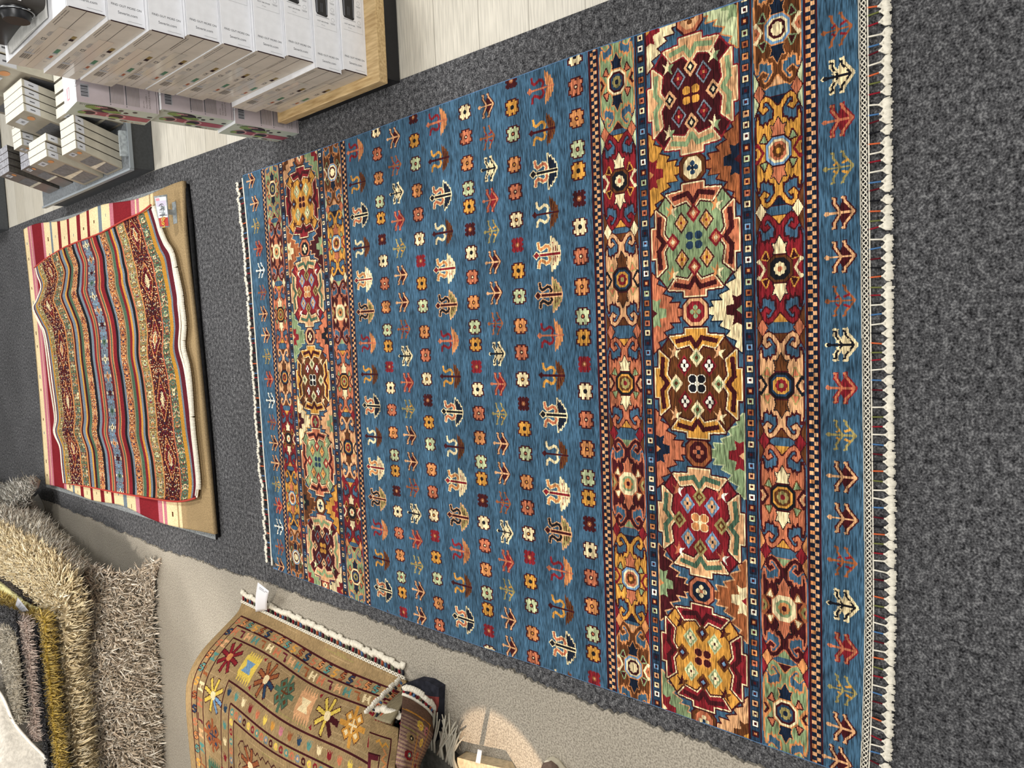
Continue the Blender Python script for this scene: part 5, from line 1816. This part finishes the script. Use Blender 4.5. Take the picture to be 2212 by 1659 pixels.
# large figures of the inner field
def medal(p, q, hp, hq, a, b_, c_, teeth=9):
    t = T(cvn, (p, q), hp, hq)
    for g in range(teeth):
        s = -1 + 2 * g / (teeth - 1)
        for r_ in (-1, 1):
            t.p([(s * .8 - .1, r_ * .8), (s * .85, r_ * 1.12), (s * .8 + .1, r_ * .8)], a); t.p([(r_ * .8, s * .8 - .1), (r_ * 1.12, s * .85), (r_ * .8, s * .8 + .1)], a)
    t.p([(-.85, -.85), (.85, -.85), (.85, .85), (-.85, .85)], a)
    t.p([(-.6, -.6), (.6, -.6), (.6, .6), (-.6, .6)], b_)
    for g in range(8):
        an = g * math.pi / 4
        t.p([(.12 * math.cos(an - .7), .12 * math.sin(an - .7)), (.5 * math.cos(an), .5 * math.sin(an)), (.12 * math.cos(an + .7), .12 * math.sin(an + .7))], c_)


def bluefig(p, q, s=1.0):
    t = T(cvn, (p, q), .085 * s, .165 * s)
    o_ = [(-.35, -1), (.2, -1), (.3, -.7), (.8, -.8), (.6, -.5), (1, -.45), (.7, -.2), (.45, -.15), (.45, .15), (.7, .2), (1, .45), (.6, .5), (.8, .8), (.3, .7), (.2, 1), (-.35, 1),
          (-.3, .7), (-.8, .8), (-.6, .5), (-1, .45), (-.7, .2), (-.45, .15), (-.45, -.15), (-.7, -.2), (-1, -.45), (-.6, -.5), (-.8, -.8), (-.3, -.7)]
    t.l(o_, .007, 'peach', True); t.p(o_, 'dblue')
    t.p([(-.25, -.75), (.25, -.75), (.1, -.35), (.3, 0), (.1, .5), (.3, .75), (-.25, .75), (-.1, .4), (-.3, 0), (-.1, -.4)], 'khaki')
    for a, b_ in ((-.15, -.1), (.15, .1), (0, .35)): t.sub(a, b_, .16, .1).p(DIA, ('red', 'gold', 'green')[int(b_ * 10) % 3])
    for a, b_ in ((-.55, -.4), (.55, -.4), (-.55, .4), (.55, .4)): t.sub(a, b_, .2, .12).p([(-1, -1), (0, -.3), (1, -1), (.8, .6), (0, 1), (-.8, .6)], ('coral', 'cream')[int(a > 0)])


burst(.56, .53, 0, 2)
bluefig(.66, .70)
medal(.84, .57, .055, .055, 'red', 'cream', 'gold')
medal(1.07, .58, .062, .062, 'yellow', 'peach', 'wine')
medal(.90, .76, .070, .10, 'orange', 'coral', 'gold')
medal(.545, .67, .03, .045, 'gold', 'red', 'yellow'); medal(.545, .82, .035, .04, 'coral', 'peach', 'black'); medal(.56, .98, .03, .05, 'red', 'orange', 'cream')
bluefig(1.22, .72, .9)
medal(.72, .98, .06, .07, 'red', 'cream', 'gold'); medal(1.0, .98, .06, .07, 'gold', 'dgreen', 'cream')
for k in range(26):
    p, q = rn.uniform(.52, 1.36), rn.uniform(.50, 1.2)
    T(cvn, (p, q), .012, .014).p([(-1, -1), (0, -.3), (1, -1), (.5, 1), (-.5, 1)], ('cream', 'coral', 'teal', 'yellow')[k % 4])
nomad_mat = woven('hand knotted beige wool', (30, 160, 60), (2.0, .72, 1.25), (.4, .88, 1.12), .45)
n, m = cvn.a.shape
# profile across the rug: flat hem on the carpet, slope up the heap, top
prof = np.array([(-1.205, .020), (-1.245, .045), (-1.30, .12), (-1.37, .215), (-1.45, .275), (-1.55, .300), (-1.75, .308), (-2.05, .308), (-2.32, .308)])
fine = crom(prof, 600)
dl = np.r_[0, np.cumsum(np.hypot(*np.diff(fine, axis=0).T))]
qs = np.linspace(0, dl[-1], n + 1)
px_, pz_ = np.interp(qs, dl, fine[:, 0]), np.interp(qs, dl, fine[:, 1])
yf, yn_ = 3.145, 1.80
tt = np.linspace(0, 1, m + 1)
G = np.zeros((n + 1, m + 1, 3))
near_y = np.interp(qs, [0, .12, .3, .5, 1.2], [1.985, 1.95, 1.83, 1.76, 1.72])
for i in range(n + 1):
    G[i, :, 0] = px_[i] + .012 * np.sin(tt * 7 + i * .01) * (1 if i > 20 else i / 20) - .02 * tt * (i < 60) * (1 - i / 60)
    G[i, :, 1] = yf - (yf - near_y[i]) * tt
    G[i, :, 2] = pz_[i] + .006 * np.sin(tt * 11 + i * .02) * min(1, i / 40)
nm_ = thing('nomad_rug', 'beige hand-knotted rug with animal borders draped over a low heap on the plush carpet', 'rug', (-1.6, 2.45, .011))
grid_rug('pile', '', '', G, cvn, .008, nomad_mat, lin('7d6b4a'), nm_, 'pile')
cotk2 = mat('off white fringe cotton', 'e6dfce', .85, .15, (120, .86, 1.08))
hem = G[0]
b = MB()
for ph in range(2):
    P = resample(hem, 200)
    o_ = np.array([1, 0, 0])[None] * (.008 + .006 * np.sin(np.arange(200) * 2 * math.pi / 6 + ph * math.pi))[:, None]
    b.tube((P + o_ + np.array([0, 0, .003])).tolist(), .0028, cotk2, 4)
obj('braided_end', b, nm_)
WC2 = ['8f1f2c', '2b2f3a', 'b0563a', '4c6a94', '5a1a24', '6b6f58', '1a1a1c']


def fringe(P, outv, parent, count, ln, seed, up=.0, dy=1):
    r = np.random.default_rng(seed)
    P = resample(P, count)
    dP = np.gradient(P, axis=0)
    dP /= np.linalg.norm(dP, axis=1, keepdims=True)
    for k in range(count):
        p, d = P[k], dP[k]
        o = np.array(outv, float) if np.ndim(outv) == 1 else outv[k]
        L_ = ln * r.uniform(.9, 1.12)
        sag = np.array([0, 0, up])
        q1 = p + o * L_ * .55 + d * r.normal(0, .002) + sag * .5
        q2 = p + o * L_ + d * r.normal(0, .003) + sag
        tb = MB()
        for s_ in (-1, 0, 1):
            tb.tube([tuple(q1 + d * s_ * .002), tuple((q1 + q2) / 2 + d * s_ * .0065 + np.array([0, 0, .003])), tuple(q2 + d * s_ * .008)], [.004, .0078, .0042], cotk2, 5)
        to = obj('tassel', tb, parent)
        cb = MB()
        cb.tube([tuple(p + o * .012), tuple(q1)], .0042, mat('yarn ' + WC2[k % 7], WC2[k % 7], .8, .15), 5)
        obj('warp_cord', cb, to)


fringe(hem[3:int((m + 1) * .985)] + np.array([0, 0, -.004]), (1, 0, 0), nm_, 58, .056, 31)
# its near corner is folded back: a small flap with fringe standing up
cvf = Canvas(.17, .34, cell, C('khaki'))
for k in range(40):
    q = rn.uniform(0, .4); p = rn.uniform(0, .2)
    cvf.rect(p, p + .1, q, q + cell, C(('tan', 'sand', 'olive')[k % 3]))
cvf.line([(0, .075), (.13, .075), (.13, .40)], .006, C('maroon'))
cvf.line([(0, .165), (.075, .165), (.075, .40)], .006, C('maroon'))
cvf.rect(0, .07, .17, .40, C('wine')); cvf.rect(.02, .07, .19, .40, C('khaki'))
cvf.line([(.045, .105), (.06, .095), (.08, .12), (.10, .10), (.115, .115)], .009, C('gold'))
cvf.line([(.09, .13), (.11, .155), (.09, .18), (.12, .2), (.10, .22)], .009, C('orange'))
flap_rows = [[(800, 1553, 'Z', .20), (830, 1562, 'Z', .19), (861, 1572, 'Z', .18)],
             [(797, 1600, 'Z', .255), (826, 1610, 'Z', .245), (858, 1618, 'Z', .235)],
             [(794, 1660, 'Z', .32), (822, 1664, 'Z', .325), (852, 1666, 'Z', .32)],
             [(792, 1740, 'Z', .345), (820, 1742, 'Z', .35), (848, 1742, 'Z', .345)]]
Gf = patch(rows_px(flap_rows), cvf.a.shape[0] + 1, cvf.a.shape[1] + 1)
grid_rug('folded_corner', '', '', Gf, cvf, .007, nomad_mat, lin('6d5c40'), nm_, 'folded_corner')
fringe(Gf[0], (.72, -.1, -.55), nm_, 8, .052, 32)
Gb = up_normals(patch(rows_px([[(806, 1550, 'Z', .19), (838, 1518, 'Z', .13), (872, 1488, 'Z', .045)], [(822, 1556, 'Z', .205), (848, 1528, 'Z', .15), (872, 1500, 'Z', .07)],
                               [(842, 1562, 'Z', .21), (858, 1540, 'Z', .17), (874, 1512, 'Z', .10)]]), 8, 16))
b = MB(); b.sheet(Gb, .006, mat('underside of beige rug', '8d8268', .9, .1, (60, .8, 1.15), (1, 5, 1))); obj('fold_underside', b, nm_)
fringe([tuple(on(806, 1546, 'Z', .195)), tuple(on(838, 1514, 'Z', .135)), tuple(on(872, 1482, 'Z', .05))], (.55, .35, .3), nm_, 11, .046, 33)
# hang tag on its fringe
card('hang_tag', 'white paper hang tag standing on the fringe of the beige rug', [(557, 1258, 'Z', .085), (552, 1322, 'Z', .03), (577, 1318, 'Z', .03), (581, 1277, 'Z', .085)], .0008,
     [(.08, .10, .2, .6), (.08, .10, .7, .9), (.13, .145, .2, .75)], mat('thin white paper', 'f0f0f4', .5, .3), 'tag', .006)

# purple brown rug under the fold
cvp = Canvas(.24, .36, cell, C('mauve'))
for i in range(cvp.a.shape[0]):
    cvp.a[i] = C(('mauve', 'tan', 'mauve', 'umber')[i % 4]) if i * cell > .08 else C('umber')
cvp.line([(0, .07), (.18, .065)], .006, C('gold')); cvp.line([(.165, .065), (.17, .36)], .006, C('gold')); cvp.line([(.07, .14), (.08, .36)], .006, C('gold')); cvp.line([(0, .135), (.075, .14)], .006, C('olive'))
for (p, q, c_, d_) in ((.08, .10, 'yellow', 'gold'), (.135, .105, 'pink', 'black'), (.115, .16, 'yellow', 'gold'), (.11, .22, 'coral', 'red'), (.12, .27, 'red', 'black'), (.125, .325, 'yellow', 'orange'), (.04, .165, 'khaki', 'black'), (.04, .23, 'red', 'teal'), (.04, .30, 'coral', 'dblue')):
    t = T(cvp, (p, q), .018, .018); t.p(OCT, c_); t.sub(0, 0, .5, .5).p(OCT, d_); t.sub(0, 0, .2, .2).p(OCT, 'cream')
bp_rows = [[(871, 1502, 'Z', .115), (896, 1513, 'Z', .10), (922, 1532, 'Z', .075), (941, 1556, 'Z', .03)],
           [(868, 1540, 'Z', .20), (893, 1552, 'Z', .18), (917, 1568, 'Z', .14), (936, 1588, 'Z', .06)],
           [(862, 1590, 'Z', .265), (885, 1602, 'Z', .245), (905, 1614, 'Z', .19), (921, 1624, 'Z', .09)],
           [(854, 1650, 'Z', .30), (874, 1656, 'Z', .29), (892, 1660, 'Z', .23), (906, 1662, 'Z', .10)],
           [(846, 1740, 'Z', .31), (866, 1742, 'Z', .31), (884, 1742, 'Z', .25), (896, 1742, 'Z', .12)]]
Gp = patch(rows_px(bp_rows), cvp.a.shape[0] + 1, cvp.a.shape[1] + 1)
mv = thing('mauve_rug', 'mauve brown rug with yellow lines hanging at the near end of the heap', 'rug', tuple(on(905, 1600, 'Z', .02)))
grid_rug('pile', '', '', Gp, cvp, .008, nomad_mat, lin('3a2020'), mv, 'pile')
fringe(Gp[0], (.72, -.2, -.12), mv, 15, .052, 34)
b = MB(); P = resample(Gp[0], 80)
b.tube((P + np.array([.006, 0, .002])).tolist(), .006, cotk2, 5); obj('braided_end', b, mv)

# darker rugs further down in the heap
b = MB()
b.slab([tuple(on(x, y, 'Z', .04)[:2]) for x, y in ((868, 1480), (902, 1468), (925, 1472), (948, 1486), (947, 1516), (946, 1560), (930, 1640), (880, 1690), (850, 1580))], .011, .04, mat('navy rug pile', '2c2d35', .9, .12, (40, .7, 1.3), bmp=(180, .5, .003)))
b.slab([tuple(on(x, y, 'Z', .0415)[:2]) for x, y in ((902, 1494), (926, 1504), (948, 1506), (947, 1524), (942, 1545), (900, 1530))], .0395, .0413, mat('brick red rug band', '7a3a36', .9, .12, (40, .8, 1.2)))
tag(obj('navy_rug', b, loc=tuple(on(920, 1500, 'Z', .011))), 'navy and brick red rug end sticking out under the mauve rug', 'rug')
gr = thing('fringed_rug', 'dark grey rug with long pale tassels at the lower edge of the photo', 'rug', tuple(on(940, 1650, 'Z', .011)))
b = MB()
b.slab([tuple(on(x, y, 'Z', .06)[:2]) for x, y in ((912, 1612), (925, 1608), (955, 1632), (985, 1660), (1010, 1700), (960, 1760), (880, 1760), (895, 1660))], .011, .06, mat('slate rug pile', '55544f', .9, .12, (60, .75, 1.25), bmp=(180, .5, .003)))
obj('pile', b, gr)
r_ = np.random.default_rng(44)
cg = mat('grey cotton tassel', 'b5b0a0', .85, .15)
e0, e1 = np.array(on(918, 1608, 'Z', .062)), np.array(on(992, 1668, 'Z', .062))
for k in range(12):
    p = e0 + (e1 - e0) * (k + .5) / 12
    d = np.array([.10 + r_.normal(0, .02), -.01 + r_.normal(0, .03), -.015])
    b = MB()
    for s_ in range(4):
        j = r_.normal(0, .008, 3) * np.array([1, 1, .3])
        b.tube([tuple(p), tuple(p + d * .35 + j * .3 + np.array([0, 0, .008])), tuple(p + d * .75 + j), tuple(p + d * 1.05 + j * 1.6)], [.0045, .0036, .003, .002], cg, 5)
    obj('tassel', b, gr)
cr = thing('cream_rug', 'cream rug corner with a white tag at the lower edge of the photo', 'rug', tuple(on(1030, 1665, 'Z', .011)))
b = MB()
b.slab([tuple(on(x, y, 'Z', .055)[:2]) for x, y in ((988, 1636), (1010, 1642), (1040, 1649), (1085, 1659), (1110, 1700), (1060, 1760), (1000, 1740), (985, 1680))], .0115, .055, mat('cream cut pile', 'cbb999', .9, .12, (70, .8, 1.15), bmp=(150, .6, .004)))
obj('pile', b, cr)
card('hang_tag', 'small white cloth tag standing at the edge of the cream rug', [(1027, 1648, 'Z', .058), (1032, 1619, 'Z', .12), (1041, 1622, 'Z', .12), (1037, 1650, 'Z', .058)], .001, (), WPAP, 'tag')

# ------------------------------------------------------------------ toe of a shoe at the lower edge
SH = mat('grey brown suede', '6f5d52', .85, .15, (120, .8, 1.15), bmp=(300, .4, .001))
RUB = mat('cream rubber sole', 'ddd5bf', .55, .3)
LACE = mat('pale shoe lace', 'cfc8b8', .8, .2)
tipp = np.array(on(1188, 1637, 'Z', .02))
tipp[2] = .011
axis = np.array([-.86, -.50, 0]); axis /= np.linalg.norm(axis)     # from the toe back to the heel
side = np.array([-axis[1], axis[0], 0])
sho = thing('shoe', 'grey brown suede shoe with a cream rubber sole at the bottom edge', 'shoe', tuple(tipp))
L_ = .285
prof = [(0, .006), (.015, .026), (.04, .038), (.09, .047), (.15, .046), (.20, .039), (.25, .037), (.275, .027), (.285, .008)]


def shoe_ring(x, w, z, k=1.0):
    return [tuple(tipp + axis * x + side * w * math.cos(a) * k + np.array([0, 0, z])) for a in (math.pi / 2,)]


def outline(sc, z, dx=0):
    pts = [tipp + axis * (x * (1 - .02 * (sc < 1)) + dx) + side * w * sc + np.array([0, 0, z]) for x, w in prof]
    pts += [tipp + axis * (x * (1 - .02 * (sc < 1)) + dx) - side * w * sc + np.array([0, 0, z]) for x, w in prof[::-1]]
    return [tuple(p) for p in pts]


b = MB(); b.rings([outline(1.0, 0), outline(1.08, .006), outline(1.08, .022), outline(1.0, .027)], RUB, smooth=False); obj('sole', b, sho)
b = MB()
rings = []
for x, w, h in ((.004, .018, .030), (.02, .034, .052), (.05, .041, .066), (.09, .043, .076), (.13, .042, .092), (.17, .038, .108), (.21, .035, .112), (.25, .034, .112), (.278, .022, .108)):
    rings.append([tuple(tipp + axis * x + side * w * math.cos(a) + np.array([0, 0, .024 + max(0, math.sin(a)) ** .8 * (h - .024)])) for a in np.linspace(-.0, math.pi, 15)] )
V = [p for r in rings for p in r]
nn = 15
b.add(V, [(i * nn + k, i * nn + k + 1, (i + 1) * nn + k + 1, (i + 1) * nn + k) for i in range(len(rings) - 1) for k in range(nn - 1)], SH, True)
b.add(rings[0], [tuple(range(nn))], SH); b.add(rings[-1], [tuple(range(nn - 1, -1, -1))], SH)
obj('upper', b, sho)
b = MB()
for x, h in ((.10, .083), (.125, .093), (.15, .104)):
    b.tube([tuple(tipp + axis * x + side * s_ + np.array([0, 0, h + .002 - abs(s_) * .25])) for s_ in (-.022, -.01, 0, .01, .022)], .0028, LACE, 5)
obj('lace', b, sho)

# ------------------------------------------------------------------ light: ceiling lamps of the shop and warm spots over the rugs, plus added fill spots
def area(name, loc, target, size, energy, color=(1, .97, .92), sy=None):
    l = bpy.data.lights.new(name, 'AREA')
    l.energy = energy
    l.color = color
    l.shape = 'RECTANGLE'
    l.size = size
    l.size_y = sy or size
    o = bpy.data.objects.new(name, l)
    COL.objects.link(o)
    o.location = loc
    o.rotation_euler = (Vector(target) - Vector(loc)).to_track_quat('-Z', 'Y').to_euler()
    return o


def spot(name, loc, target, deg, blend, energy, color, r=.03):
    l = bpy.data.lights.new(name, 'SPOT')
    l.energy = energy
    l.color = color
    l.spot_size = math.radians(deg)
    l.spot_blend = blend
    l.shadow_soft_size = r
    o = bpy.data.objects.new(name, l)
    COL.objects.link(o)
    o.location = loc
    o.rotation_euler = (Vector(target) - Vector(loc)).to_track_quat('-Z', 'Y').to_euler()
    return o


w = bpy.data.worlds.new('shop')
w.use_nodes = True
w.node_tree.nodes['Background'].inputs['Color'].default_value = (1, .985, .96, 1)
w.node_tree.nodes['Background'].inputs['Strength'].default_value = .34
scene.world = w
area('ceiling_lamp', (2.0, 2.9, 3.4), (0.0, 2.4, 0), .35, 66)
area('ceiling_lamp', (-.9, .4, 3.4), (-.3, 2.0, 0), .8, 34)
area('ceiling_lamp', (-.6, 5.4, 3.4), (-.6, 5.0, 0), .8, 60, (1, .98, .95))
area('ceiling_lamp', (.6, -1.2, 3.4), (.3, 1.6, 0), 1.0, 32)
area('ceiling_lamp', (1.8, 5.6, 3.4), (1.0, 4.4, 0), .6, 50, (1, .99, .97))
area('ceiling_lamp', (-2.2, 2.2, 3.2), (-1.9, 4.2, .3), .5, 20, (1, .93, .83))
spot('ceiling_or_fill_spot', (-1.9, 1.6, 3.3), (-1.5, 2.75, 0), 26, .8, 60, (1, .84, .66))
spot('ceiling_or_fill_spot', (-2.6, .3, 3.2), (-1.25, .9, 0), 20, .8, 45, (1, .82, .64))
spot('floor_spot', (-3.0, -.1, 2.9), (-1.42, 1.52, 0), 6.0, .12, 900, (1, .74, .52), .012)
spot('ceiling_or_fill_spot', (-1.2, 1.0, 3.2), (-1.85, 4.3, .3), 34, .6, 520, (1, .93, .84), .06)  # fill spot added to brighten the near face of the taupe shag
spot('ceiling_or_fill_spot', (1.0, -1.2, 3.0), (1.05, 2.0, .5), 32, .7, 190, (1, .98, .97), .1)  # added fill without a known lamp, lifts the white carton fronts
vs = scene.view_settings
vs.view_transform = 'Standard'
vs.look = 'None'
vs.gamma = 1
vs.exposure = 0
vs.use_curve_mapping = False
